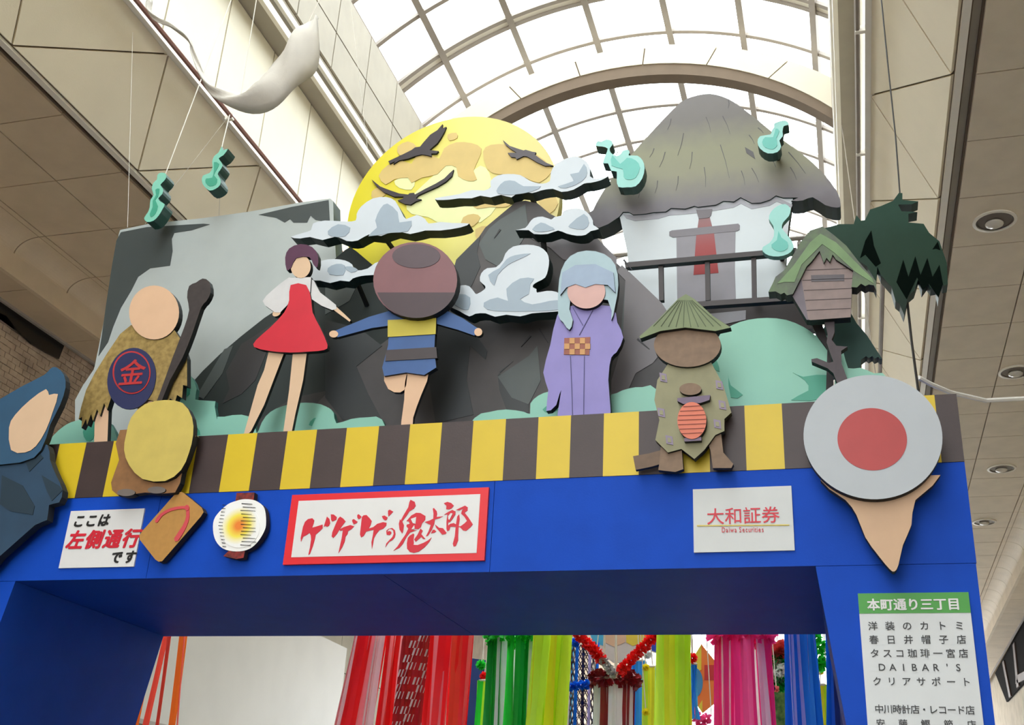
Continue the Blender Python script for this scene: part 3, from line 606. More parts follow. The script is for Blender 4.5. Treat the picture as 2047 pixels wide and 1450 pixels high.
sh = hp('eave_shadow_print', [H((180, 690), (240, 700), (360, 690), (440, 664), (560, 660), (690, 645), (800, 628), (838, 604), (880, 634), (960, 632), (1035, 594), (1128, 640), (1122, 655), (1040, 622), (1000, 645), (900, 664), (840, 634), (800, 655), (700, 672), (560, 690), (440, 700), (380, 718), (250, 730), (200, 715))], .998, .002, mat('#9d9ca3', .5))
paint_p = mat('#858086', .5, .05)
hp('doorway', [H((480, 815), (810, 780), (806, 1000), (812, 1180), (485, 1200))], .998, .003, paint_p)
hp('lintel', [H((440, 790), (455, 783), (825, 745), (834, 755), (832, 778), (820, 786), (460, 822), (440, 812))], .996, .004, mat('#756f74', .5))
hp('hanging_red_cloth', [H((608, 700), (662, 696), (690, 800), (715, 1020), (575, 1032), (590, 820))], .9965, .003, ramp_mat('red_cloth', ((0, '#8a2a2a'), (.5, '#9a4d4d'), (1, '#8e6f70')), axis=2))
hp('cloth_cap', [H((590, 668), (680, 663), (672, 700), (660, 712), (604, 718), (596, 690))], .994, .003, mat('#6a6266', .5))
rail = mat('#2b1d1b', .5, .08)
hp('top_rail', [H((190, 962), (1150, 878), (1150, 905), (195, 990))], .72, .05, rail)
hp('bottom_rail', [H((560, 1182), (1200, 1140), (1200, 1168), (600, 1208))], .73, .05, rail)
for x in (392, 651, 910): hp('rail_post', [H((x - 13, 975 - (x - 392) * .09), (x + 13, 972 - (x - 392) * .09), (x + 17, 1172), (x - 9, 1174))], .74, .04, rail)
hp('platform', [H((600, 1200), (1200, 1160), (1260, 1330), (600, 1350))], .9, .08, mat('#241714', .6, .1))
hp('grey_panel', [H((640, 1250), (868, 1228), (866, 1280), (640, 1330))], .895, .004, mat('#8a878c', .5))
for p_ in hut.children: pass
# mountains
m_l = mat('#2f3533', .6, .08, 2, spec=.25); m_r = mat('#524d4c', .5, .1, 1.5, h2='#3a3838', spec=.3)  # large mountain's grey is lightened, putting surface glare into the colour
mtl = board('small_mountain_board', 'dark green-black small mountain board left of the moon, behind the girl in red', 'board', [[(380, 770), (405, 742), (440, 708), (480, 674), (528, 636), (575, 605), (620, 565), (655, 530), (690, 500), (700, 494), (712, 502), (745, 530), (800, 580), (950, 700), (960, 900), (360, 900)]], .85, .08, m_l, dark_side)
mtb = board('mountain_board', 'large dark grey mountain board with shaded facets in front of the moon', 'board', [[(1050, 401), (1075, 407), (1100, 428), (1125, 440), (1150, 462), (1200, 500), (1235, 528), (1300, 588), (1350, 640), (1400, 690), (1500, 790), (1600, 900), (560, 900), (640, 800), (720, 720), (800, 660), (880, 585), (920, 525), (940, 500), (970, 455), (1000, 430), (1030, 405)]], .62, .09, m_r, dark_side)
dk = mat('#26292a', .5, .08, 3); dk2 = mat('#2f2c2c', .5, .08, 3); lt = mat('#4a504e', .5, .08, 3); br_ = mat('#645d5f', .45, .06, 3)
paint('dark_facets', [c(4, (1290, 1035), (1330, 950), (1310, 850), (1400, 690), (1480, 640), (1600, 560), (1560, 700), (1480, 900), (1400, 980)), c(4, (1500, 1130), (1700, 1000), (2000, 940), (2030, 1100), (1930, 1190), (1500, 1190))], mtl, .85, dk2, 1)
paint('light_facets', [c(4, (1140, 990), (1300, 720), (1350, 700), (1290, 860), (1180, 1010)), c(5, (0, 350), (100, 330), (180, 360), (140, 440), (0, 520))], mtl, .85, lt, 1)
paint('dark_facets', [c(5, (640, 620), (760, 200), (860, 100), (900, 60), (880, 160), (900, 240), (850, 350), (800, 420), (850, 600), (940, 730), (930, 780), (840, 700), (820, 900), (860, 1100), (640, 1150), (600, 900)), c(5, (1000, 870), (1090, 790), (1010, 850), (1080, 980), (1180, 1040), (1180, 1090), (1050, 1070), (1010, 960)), c(5, (0, 550), (200, 600), (330, 700), (180, 820), (250, 980), (330, 1130), (100, 1130), (0, 1000))], mtb, .62, dk, 1)
paint('lighter_facets', [c(5, (890, 110), (950, 20), (1010, -30), (1160, -120), (1180, 30), (1130, 110), (1000, 240), (930, 200)), c(5, (1740, 340), (1830, 345), (1900, 420), (1880, 520), (1800, 650), (1700, 800), (1720, 560)), c(5, (1000, 880), (1180, 760), (1230, 700), (1250, 900), (1180, 1040), (1080, 1000))], mtb, .62, lt, 1)
paint('brown_facets', [c(5, (1690, 270), (1740, 320), (1730, 560), (1720, 700), (1660, 900), (1650, 1080), (1700, 1080), (1800, 860), (1900, 800), (1980, 700), (2020, 560), (1950, 450), (1720, 230)), c(5, (1180, -10), (1300, -20), (1560, 60), (1690, 190), (1690, 260), (1380, 200), (1300, 130), (1180, 70))], mtb, .62, br_, 1)
paint('rock_marks', [stroke(c(5, p, q), 4, 1) for p, q in (((1190, 640), (1135, 705)), ((1015, 25), (980, 75)), ((1730, 200), (1780, 260)), ((1240, 600), (1290, 680)), ((1810, 660), (1880, 720)))], mtb, .62, mat('#2c2a2b', .6), 2)
# mint bush clouds along the band
mint = mat('#82b8a2', .5, .04, 2); mint_d = mat('#3e9479', .5, .05, 3); mint_s = mat('#2d5f54', .6)
def mintb(label, P, Y, shade=()):
    Y = .275 + (Y - .36) * 2.3
    o = board('mint_cloud_board', label, 'board', [P], Y, .042, mint, mint_s, 'mint green cloud boards along the striped band')
    if shade: paint('green_shading', [smooth(q, 2) for q in shade], o, Y, mint_d, 1, zmin=ZR)
    return o
mintb('mint green cloud board at the far left end of the band', smooth(c(4, (295, 1280), (296, 1240), (325, 1205), (380, 1160), (450, 1132), (560, 1120), (640, 1150), (680, 1240), (680, 1290)), 2), .5, (c(4, (480, 1200), (510, 1150), (560, 1140), (540, 1240), (500, 1250)),))
mintb('mint green cloud board rising right of the straw caped figure', smo(c(4, (800, 1290), (880, 980), (960, 850), (1065, 858), (1110, 882), (1140, 950), (1132, 1012), (1190, 1018), (1245, 1055)), 2) + smooth(c(4, (1258, 1130), (1300, 1112), (1400, 1100), (1470, 1140), (1480, 1290)), 2), .48, (c(4, (1050, 910), (1095, 930), (1100, 980), (1050, 1010), (1030, 980)), c(4, (1100, 1180), (1140, 1170), (1160, 1215), (1100, 1215))))
mintb('mint green cloud board behind the shoes of the girl in red', smooth(c(4, (1495, 1290), (1500, 1190), (1540, 1110), (1600, 1065), (1680, 1040), (1770, 1030), (1860, 1040), (1920, 1075), (1945, 1130), (1955, 1290)), 2), .46, (c(4, (1790, 1160), (1820, 1120), (1870, 1120), (1880, 1150), (1850, 1170)),))
mintb('small low mint green cloud board left of the running figure', smooth(c(5, (-80, 1290), (-40, 1090), (-15, 1055), (20, 1060), (50, 1090), (65, 1150), (150, 1125), (250, 1115), (330, 1128), (340, 1290)), 2), .44)
mintb('low mint green cloud board between running figure and lilac robe', smooth(c(5, (820, 1290), (865, 1120), (950, 1085), (1050, 1070), (1150, 1083), (1188, 1095), (1190, 1035), (1235, 990), (1300, 965), (1380, 960), (1400, 1290)), 2), .42, (c(5, (1260, 1070), (1310, 1040), (1350, 1070), (1300, 1090)),))
mintb('mint green cloud board right of the lilac robe', smooth(c(5, (1640, 1290), (1640, 1020), (1690, 975), (1760, 948), (1840, 940), (1930, 960), (2000, 1290)), 2), .4)
mintb('largest mint green cloud board behind the straw hatted figure', smo(c(6, (-100, 1200), (100, 800), (240, 680), (270, 630), (340, 580), (430, 550), (540, 539), (650, 550), (750, 590), (820, 640), (870, 700)), 2) + c(6, (905, 703), (912, 900), (900, 1200)), .38, (c(6, (690, 855), (750, 880), (900, 870), (905, 1000), (680, 1015), (780, 960), (760, 900)), c(6, (315, 870), (330, 930), (400, 985), (330, 1000)), c(6, (215, 740), (250, 790), (265, 850), (225, 820))))
mintb('small mint green cloud board beside the mailbox post', smooth(c(6, (930, 1290), (950, 770), (985, 745), (1010, 830), (1080, 828), (1160, 860), (1250, 900), (1250, 1290)), 2), .36)
# floating clouds
cl_m = mat('#c2c8cd', .5, .03, 3); cl_s = mat('#94a1ac', .5, .04, 4)
def cloud(label, P, Y, shades, t=.11, to=1.1, drop=0, dx=0):
    o = tag(plate('cloud_board', [smooth(P, 2)], Y, t, cl_m, mat('#062b26', .6, .1)), label, 'cloud', 'grey-white cloud boards')
    rm = []
    for q in P: rm.append(q)
    paint('blue_grey_shading', [smooth(q, 2) for q in shades], o, Y, cl_s, 1)
    b = W(P[0][0], P[0][1], Y); bx = [W(x, y, Y) for x, y in P]; cx = sum(q.x for q in bx) / len(bx); cz = sum(q.z for q in bx) / len(bx)
    tubeo('mounting_batten', [(cx + dx, Y + t - .01, cz), (cx + dx, to - .002, cz - drop)], .02, dark_side, o)
    return o
cloud('long grey-white cloud board across the lower left of the moon', [(581, 474), (605, 466), (622, 460), (626, 447), (650, 441), (690, 443), (711, 441), (713, 428), (722, 413), (745, 397), (772, 394), (790, 402), (803, 425), (812, 438), (833, 430), (850, 438), (857, 447), (880, 444), (905, 446), (938, 447), (920, 455), (880, 461), (850, 461), (820, 468), (790, 462), (762, 472), (737, 469), (715, 481), (693, 482), (672, 473), (645, 480), (620, 474), (600, 477)], .6,
      (c(2, (290, 1280), (320, 1210), (360, 1180), (420, 1230), (430, 1290), (500, 1280), (480, 1340), (380, 1350), (250, 1370), (300, 1320)), c(1, (1900, 1340), (1960, 1300), (2030, 1320), (2000, 1370), (1920, 1370))))
cloud('long grey-white cloud board crossing the right edge of the moon', c(2, (638, 1150), (690, 1140), (780, 1125), (850, 1102), (920, 1105), (960, 1085), (958, 1050), (1000, 1018), (1060, 1009), (1130, 1015), (1180, 1045), (1220, 1060), (1260, 1065), (1303, 1050), (1308, 1000), (1335, 955), (1400, 918), (1460, 908), (1512, 935), (1537, 978), (1535, 1022), (1575, 1038), (1640, 1022), (1600, 1045), (1540, 1060), (1500, 1065), (1440, 1100), (1370, 1113), (1320, 1095), (1250, 1105), (1200, 1120), (1130, 1110), (1080, 1145), (1020, 1130), (960, 1145), (900, 1135), (850, 1150), (780, 1150), (720, 1158), (650, 1160)), .55,
      (c(2, (1000, 1090), (1040, 1050), (1100, 1050), (1150, 1080), (1250, 1080), (1200, 1110), (1080, 1130), (1000, 1120)), c(2, (1420, 1010), (1470, 1000), (1500, 950), (1520, 1000), (1490, 1050), (1400, 1090), (1350, 1080), (1440, 1050))))
cloud('small flat grey-white cloud board over the mountain peak, left of the hut', c(2, (1103, 1335), (1160, 1322), (1185, 1290), (1210, 1265), (1260, 1256), (1310, 1273), (1330, 1258), (1372, 1250), (1380, 1225), (1430, 1209), (1490, 1213), (1530, 1243), (1552, 1280), (1555, 1305), (1587, 1328), (1540, 1340), (1510, 1362), (1460, 1367), (1400, 1355), (1350, 1337), (1290, 1357), (1210, 1357), (1180, 1335)), .38,
      (c(2, (1200, 1330), (1250, 1290), (1300, 1310), (1330, 1330), (1250, 1345)), c(2, (1420, 1300), (1500, 1240), (1530, 1290), (1500, 1330), (1420, 1320))), to=.62, drop=.2, dx=-.15)
cloud('small grey-white cloud board between the girl in red and the round mauve head', [(618, 548), (630, 530), (645, 521), (668, 518), (690, 521), (704, 529), (711, 541), (735, 537), (750, 526), (775, 520), (800, 530), (790, 548), (745, 550), (722, 552), (705, 557), (698, 563), (680, 561), (660, 566), (640, 561), (622, 560)], .5,
      (c(4, (1900, 250), (1950, 225), (2000, 235), (1990, 290), (1910, 285)), c(5, (110, 245), (150, 240), (190, 260), (150, 275))), to=.85, drop=.1)
cloud('biggest puffy grey-white cloud board in the middle, left of the lilac robe', c(5, (1170, 114), (1240, 125), (1285, 160), (1298, 205), (1292, 260), (1275, 305), (1235, 328), (1208, 345), (1205, 362), (1225, 372), (1228, 392), (1285, 382), (1340, 388), (1380, 420), (1380, 490), (1300, 505), (1200, 512), (1130, 530), (1050, 520), (985, 532), (930, 512), (870, 515), (835, 530), (780, 500), (700, 460), (700, 420), (735, 375), (790, 350), (835, 355), (865, 390), (880, 400), (925, 372), (925, 350), (897, 325), (905, 280), (940, 250), (990, 245), (1030, 205), (1045, 165), (1090, 125)), .35,
      (c(5, (730, 440), (780, 400), (840, 420), (830, 490), (780, 480)), c(5, (920, 450), (1000, 420), (1060, 440), (1050, 370), (1130, 310), (1210, 310), (1190, 340), (1180, 400), (1130, 430), (1200, 460), (1300, 440), (1370, 440), (1360, 490), (1180, 500), (1050, 500), (940, 490)), c(5, (945, 290), (1010, 250), (1050, 200), (1100, 175), (1190, 165), (1120, 200), (1060, 230), (1000, 290), (980, 350))), to=.62)
# flames
fl_o = mat('#93c9c0', .5, .04); fl_i = mat('#62b3a6', .5, .04); fl_s = mat('#09443a', .5, .1)
def flame(label, P, Y, inner, t=.1, hang=None, bat=None, mo=fl_o, mi=fl_i, side=None):
    o = tag(plate('flame_board', [smooth(P, 2)], Y, t, mo, side or fl_s), label, 'flame', 'mint green flame boards')
    paint('inner_flame', [smooth(inner, 2)], o, Y, mi, 1)
    if hang:
        tubeo('string', [W(P[hang[0]][0], P[hang[0]][1] + 3, Y + t / 2), W(hang[1][0], hang[1][1], hang[2])], .0045, mat('#cfc8ba', .6), o, 5)
    if bat:
        q = [W(x, y, Y) for x, y in P]; cx = sum(v.x for v in q) / len(q); cz = sum(v.z for v in q) / len(q) - .02
        tubeo('mounting_batten', [(cx, Y + t - .01, cz), (cx, bat, cz)], .018, dark_side, o)
    return o
gm, gmi = mat('#7fc4ad', .5), mat('#3f9c80', .5)
flame('hanging mint green flame board nearest the left soffit, above the slab corner', c(1, (930, 1002), (958, 1005), (964, 1028), (950, 1050), (930, 1072), (945, 1095), (941, 1125), (918, 1150), (932, 1170), (955, 1185), (941, 1215), (920, 1250), (890, 1280), (852, 1287), (835, 1265), (858, 1230), (868, 1200), (872, 1160), (890, 1130), (880, 1098), (888, 1062), (910, 1040), (912, 1015)), .7, c(1, (900, 1100), (925, 1095), (915, 1140), (900, 1160), (915, 1195), (900, 1240), (875, 1258), (868, 1240), (885, 1200), (885, 1165), (905, 1130)), .12, (1, (462, 0), 1.5), mo=gm, mi=gmi)
flame('hanging mint green flame board further right, above the slab', c(1, (1285, 848), (1292, 872), (1322, 862), (1295, 900), (1268, 918), (1282, 940), (1290, 962), (1275, 988), (1262, 1010), (1278, 1042), (1276, 1072), (1250, 1095), (1215, 1105), (1183, 1080), (1170, 1050), (1177, 1018), (1215, 1003), (1232, 970), (1230, 938), (1242, 905), (1268, 883)), .7, c(1, (1240, 940), (1270, 950), (1255, 985), (1240, 1015), (1260, 1040), (1250, 1070), (1215, 1080), (1192, 1060), (1195, 1035), (1230, 1030), (1240, 985)), .12, (0, (459, 230), 1.0), mo=gm, mi=gmi)
flame('pale mint flame board at the left slope of the thatched roof', c(2, (1568, 845), (1580, 818), (1600, 822), (1632, 808), (1662, 818), (1665, 840), (1650, 860), (1655, 885), (1690, 905), (1715, 890), (1725, 875), (1755, 868), (1765, 885), (1760, 902), (1810, 903), (1840, 930), (1852, 975), (1838, 1035), (1800, 1080), (1750, 1086), (1700, 1084), (1690, 1040), (1690, 995), (1658, 990), (1640, 948), (1610, 946), (1625, 900), (1638, 862), (1605, 850)), .68, c(2, (1665, 900), (1710, 950), (1750, 915), (1800, 930), (1825, 970), (1800, 1030), (1755, 1042), (1730, 1025), (1725, 980), (1660, 960)), bat=.984)
flame('pale mint flame board high on the right slope of the thatched roof', c(3, (583, 715), (640, 698), (664, 712), (662, 725), (637, 732), (630, 765), (632, 790), (612, 815), (622, 850), (600, 882), (545, 890), (500, 862), (485, 825), (500, 790), (560, 780), (568, 755), (583, 735)), .72, c(3, (590, 745), (612, 760), (595, 800), (600, 840), (575, 865), (530, 855), (512, 825), (530, 795), (575, 795)), bat=.984)
flame('pale mint flame board on the white hut wall above the railing', [(1554, 412), (1570, 408), (1580, 418), (1577, 432), (1566, 444), (1563, 456), (1572, 468), (1584, 484), (1586, 497), (1575, 508), (1556, 513), (1537, 511), (1525, 503), (1525, 494), (1538, 486), (1547, 472), (1546, 452), (1537, 438), (1541, 424)], .66, [(1556, 462), (1562, 475), (1574, 484), (1574, 497), (1560, 503), (1546, 498), (1542, 489), (1553, 480)], t=.05, bat=.998, side=mat('#5aa090', .5))
# tree foliage and mailbox
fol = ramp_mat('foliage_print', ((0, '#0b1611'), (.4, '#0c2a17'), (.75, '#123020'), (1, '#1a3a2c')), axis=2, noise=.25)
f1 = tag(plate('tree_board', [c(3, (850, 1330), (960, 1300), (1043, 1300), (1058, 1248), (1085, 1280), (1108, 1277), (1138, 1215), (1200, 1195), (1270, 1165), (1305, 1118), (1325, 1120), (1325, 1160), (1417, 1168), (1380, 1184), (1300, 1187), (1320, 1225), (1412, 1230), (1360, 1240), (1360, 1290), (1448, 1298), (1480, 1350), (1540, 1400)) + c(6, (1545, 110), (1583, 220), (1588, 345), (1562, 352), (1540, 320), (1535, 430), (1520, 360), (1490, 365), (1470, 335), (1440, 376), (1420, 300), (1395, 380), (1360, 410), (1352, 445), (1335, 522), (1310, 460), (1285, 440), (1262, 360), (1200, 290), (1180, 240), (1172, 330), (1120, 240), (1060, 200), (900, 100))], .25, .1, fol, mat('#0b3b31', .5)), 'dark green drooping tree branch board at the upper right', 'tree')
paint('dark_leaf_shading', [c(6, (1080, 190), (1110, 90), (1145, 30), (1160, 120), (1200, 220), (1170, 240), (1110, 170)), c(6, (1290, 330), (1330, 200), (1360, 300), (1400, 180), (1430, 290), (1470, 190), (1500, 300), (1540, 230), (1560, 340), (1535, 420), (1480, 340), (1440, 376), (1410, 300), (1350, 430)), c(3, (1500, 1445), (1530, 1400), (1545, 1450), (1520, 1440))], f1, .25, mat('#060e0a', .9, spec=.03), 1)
tubeo('string', [W(1799, 388, .3), W(1790, 270, .3), W(1775, 130, .3), W(1762, 0, .3), W(1758, -160, .3)], .005, dark_m, f1, 5)
f2 = tag(plate('tree_board', [c(6, (835, 660), (900, 540), (1025, 508), (1060, 570), (1120, 640), (1168, 715), (1208, 775), (1195, 778), (1185, 765), (1165, 775), (1150, 760), (1130, 772), (1115, 760), (1085, 782), (1083, 830), (1010, 830), (900, 880), (860, 760))], .5, .08, mat('#0c3a31', .6, .1), mat('#0b3b31', .5)), 'small dark green tree board behind the mailbox post', 'tree')
tubeo('mounting_batten', [(W(1690, 700, .5).x, .56, ZR), (W(1690, 700, .5).x, .56, W(1690, 660, .5).z)], .02, dark_m, f2)
mb = empty('mailbox_board', (W(1680, 760, .1).x, .1, ZR), 'slatted wooden mailbox board with mossy thatch roof on a dark branch post', 'mailbox')
def mp(name, P, Y, t, m, side=None, sm=0): return plates(name, P, Y, t, m, side or dark_side, mb, ZR + .002, sm=sm)
mp('post', [c(6, (855, 500), (930, 500), (932, 620), (915, 665), (942, 700), (1007, 705), (970, 730), (972, 800), (1005, 890), (1020, 1000), (985, 1010), (925, 860), (890, 830), (800, 793), (797, 778), (830, 772), (900, 800), (925, 792), (905, 740), (885, 680), (892, 630))], .16, .05, mat('#43383c', .6, .1, 20))
plate('shadow_post', [c(6, (790, 560), (850, 550), (905, 700), (925, 900), (925, 1010), (960, 1020), (880, 1020), (890, 720), (830, 640))], .3, .04, mat('#1c1212', .6), dark_side, mb, ZR + .002)
mp('side_face', [c(6, (680, 400), (740, 280), (800, 552), (770, 550))], .121, .07, mat('#6a6068', .55, .08, 12))
mp('front_face', [c(6, (735, 290), (820, 140), (880, 130), (950, 170), (1042, 260), (1035, 300), (1025, 535), (790, 552), (778, 545))], .12, .07, mat('#84716c', .55, .08, 15))
mp('slot', [c(6, (795, 291), (988, 286), (988, 324), (797, 328))], .1175, .003, mat('#544c50', .5))
mp('slat_lines', [stroke(c(6, (738 + i * 8, 262 + i * 58), (1040 - i * 4, 250 + i * 58)), 1) for i in range(0, 5)], .1175, .003, mat('#57494a', .6))
mp('thatch', [c(6, (548, 388), (570, 345), (590, 300), (640, 262), (680, 192), (740, 92), (790, 32), (862, 8), (930, 60), (1000, 120), (1062, 200), (1130, 280), (1172, 325), (1175, 385), (1160, 350), (1130, 345), (1110, 355), (1085, 340), (1062, 362), (1030, 360), (1040, 265), (940, 200), (920, 170), (905, 215), (885, 190), (870, 220), (845, 150), (800, 210), (770, 240), (740, 300), (690, 400), (655, 408), (640, 392), (620, 402), (590, 385))], .1, .09, mat('#5a6b4c', .6, .1, 9, h2='#4c4a4b'))
mp('moss', [c(6, (600, 340), (690, 240), (790, 100), (850, 50), (940, 100), (1040, 200), (1150, 310), (1160, 340), (1050, 270), (930, 160), (860, 110), (820, 150), (740, 230), (700, 330), (640, 330))], .0975, .003, mat('#6f8a5d', .6, .1, 9))

# =================================================================== FIGURE BOARDS (plain, faceless)
def figure(name, label, base, parts, group='painted figure boards'):
    r = empty(name, base, label, 'cutout', group)
    for nm_, m, P, Y, t, sm in parts:
        plates(nm_, P, Y, t, m, dark_side, r, ZR + .002 if base.z == ZR else None, sm=sm)
    return r
skin = mat('#d2ab8a', .55, .03); skin2 = mat('#cfae8e', .55, .03)
PF = .2
def bz_(x, y=900): return W(x, y, PF)
def bx_(x): return Vector((W(x, 860, PF).x, PF, ZR))
figure('straw_cape_board', 'bald figure board in straw cape and navy bib at the left end of the band', bx_(280), [
    ('legs', skin, [[(190, 800), (218, 800), (214, 900), (188, 900)], [(275, 800), (305, 800), (300, 900), (275, 900)]], PF + .02, .04, 0),
    ('cape', mat('#9c8247', .6, .12, 25, h2='#77602f'), [[(262, 650), (240, 668), (215, 705), (190, 745), (172, 780), (162, 815), (157, 838), (164, 834), (163, 856), (172, 838), (174, 850), (182, 828), (186, 842), (194, 818), (200, 832), (208, 806), (214, 820), (222, 795), (300, 800), (318, 806), (322, 796), (334, 808), (340, 797), (350, 803), (354, 790), (364, 796), (366, 770), (374, 772), (374, 715), (362, 680), (345, 655)]], PF, .05, 0),
    ('bib', mat('#1d2450', .55, .05), [ell(263, 757, 48, 62, rot=12)], PF - .006, .01, 0),
    ('bib_ring', mat('#b32a2c', .5), [ell(263, 745, 38, 43)], PF - .009, .004, 0),
    ('bib_field', mat('#1d2450', .5), [ell(263, 745, 35, 40)], PF - .012, .004, 0),
    ('head', skin, [ell(308, 625, 50, 54)], PF - .01, .05, 0)])
fb = bpy.data.objects['straw_cape_board']
row('金', 239, 287, 745, 54, PF - .014, mat('#b32a2c', .5), fb, .02)
st = plate('staff_board', [smooth([(392, 565), (405, 557), (418, 563), (421, 585), (412, 603), (402, 615), (385, 665), (365, 715), (340, 760), (320, 810), (300, 850), (296, 846), (318, 790), (345, 715), (368, 655), (378, 620), (374, 595), (378, 572)], 2)], PF - .06, .045, mat('#352c2a', .6, .15, 20), dark_side); tag(st, 'dark gnarled wooden staff board beside the straw caped figure', 'staff')
figure('red_dress_board', 'slim figure board in red dress and white blouse with short plum hair', bx_(560), [
    ('legs', skin2, [[(538, 700), (570, 700), (545, 765), (528, 810), (502, 862), (484, 880), (515, 770), (528, 740)], [(586, 700), (614, 700), (606, 760), (590, 830), (580, 880), (564, 880), (578, 780)]], PF + .02, .03, 0),
    ('sleeves', mat('#c9c6c5', .5), [[(570, 560), (583, 556), (586, 590), (560, 625), (540, 618), (525, 602), (545, 580)], [(612, 556), (628, 562), (640, 585), (672, 610), (664, 620), (620, 596)]], PF + .01, .03, 2),
    ('hands', skin2, [ell(553, 626, 9, 6, rot=-30), stroke([(664, 612), (686, 630), (700, 642)], 9, 4)], PF + .012, .03, 0),
    ('collar', mat('#c9c6c5', .5), [[(576, 556), (622, 554), (620, 585), (580, 585)]], PF - .004, .03, 0),
    ('dress', mat('#c4142c', .5, .05, 5), [[(581, 570), (612, 570), (622, 600), (625, 625), (640, 655), (655, 690), (648, 700), (620, 703), (580, 705), (540, 702), (508, 694), (512, 680), (540, 655), (568, 625), (578, 600)]], PF - .008, .04, 2),
    ('face', skin2, [ell(601, 533, 20, 23)], PF - .006, .04, 0),
    ('hair', mat('#4e1f3f', .5, .1), [[(573, 540), (570, 515), (578, 497), (600, 488), (624, 494), (636, 512), (634, 535), (626, 528), (618, 514), (592, 516), (582, 535)]], PF - .012, .045, 2)])
figure('round_head_board', 'running figure board with big round mauve head and blue suit, in the centre', bx_(830), [
    ('legs', skin, [[(768, 745), (810, 735), (812, 770), (800, 785), (776, 778)], [(815, 740), (858, 740), (842, 790), (826, 835), (822, 880), (800, 880), (808, 800)]], PF + .02, .03, 2),
    ('arms', mat('#33568c', .5, .06), [stroke([(800, 632), (740, 645), (672, 668)], 32, 14), stroke([(872, 630), (920, 648), (952, 664)], 34, 16)], PF + .01, .03, 0),
    ('hands', skin, [ell(667, 668, 9, 7), ell(956, 664, 8, 8)], PF + .008, .03, 0),
    ('suit', mat('#33568c', .5, .06), [[(778, 630), (872, 630), (868, 700), (872, 735), (848, 750), (812, 745), (768, 752), (764, 735), (776, 690)]], PF, .04, 0),
    ('yellow_panel', mat('#b9a935', .5, .04), [[(775, 640), (872, 636), (871, 668), (775, 674)]], PF - .006, .03, 0),
    ('dark_band', mat('#3a3032', .5, .04), [[(772, 700), (872, 694), (874, 716), (770, 722)]], PF - .006, .03, 0),
    ('head', mat('#7a4f53', .5, .06, 4), [ell(830, 560, 84, 76)], PF - .05, .07, 0),
    ('crown_patch', mat('#514046', .5, .05), [ell(832, 512, 48, 24)], PF - .053, .004, 0),
    ('lower_patch', mat('#443338', .5, .05), [ell(832, 562, 82, 74, n=24, a0=18, a1=162)], PF - .053, .004, 0)])
figure('lilac_robe_board', 'figure board in lilac kimono with checked sash and pale blue-green hair', bx_(1165), [
    ('robe', mat('#8378b4', .5, .05, 5), [[(1140, 612), (1220, 612), (1234, 645), (1246, 675), (1232, 705), (1222, 715), (1216, 760), (1214, 880), (1118, 880), (1122, 780), (1112, 810), (1092, 822), (1096, 780), (1086, 745), (1100, 690), (1114, 630)]], PF, .05, 2),
    ('sash', mat('#8f4a33', .5), [[(1128, 676), (1180, 674), (1178, 710), (1127, 709)]], PF - .004, .01, 0),
    ('sash_checks', mat('#c08a4e', .5), [[(1128 + 10.4 * i, 676 + 11 * j), (1138.4 + 10.4 * i, 676 + 11 * j), (1138.2 + 10.4 * i, 687 + 11 * j), (1128 + 10.4 * i, 687 + 11 * j)] for i in range(5) for j in range(3) if (i + j) % 2], PF - .007, .01, 0),
    ('robe_lines', mat('#4c4577', .6), [stroke([(1140, 712), (1143, 780), (1145, 860)], 1.5), stroke([(1168, 712), (1166, 860)], 1.5), stroke([(1158, 670), (1185, 620)], 1.5), stroke([(1165, 650), (1145, 615)], 1.5)], PF - .004, .01, 0),
    ('hair', mat('#9cb2b8', .5, .06, 6), [[(1116, 630), (1116, 580), (1122, 540), (1140, 512), (1172, 501), (1208, 508), (1230, 530), (1236, 570), (1230, 610), (1222, 640), (1215, 600), (1140, 600), (1145, 640), (1138, 660), (1126, 645)]], PF - .02, .05, 2),
    ('face', mat('#c79c93', .5), [ell(1172, 583, 38, 34)], PF - .03, .03, 0),
    ('fringe', mat('#8f9fb4', .5), [[(1120, 590), (1124, 545), (1150, 530), (1190, 528), (1226, 545), (1230, 585), (1215, 570), (1190, 568), (1170, 575), (1150, 568), (1132, 575)]], PF - .034, .03, 0)])
PC = -.12
def b0(x, y, Y=PC): p = W(x, y, Y); return Vector((p.x, Y, p.z))
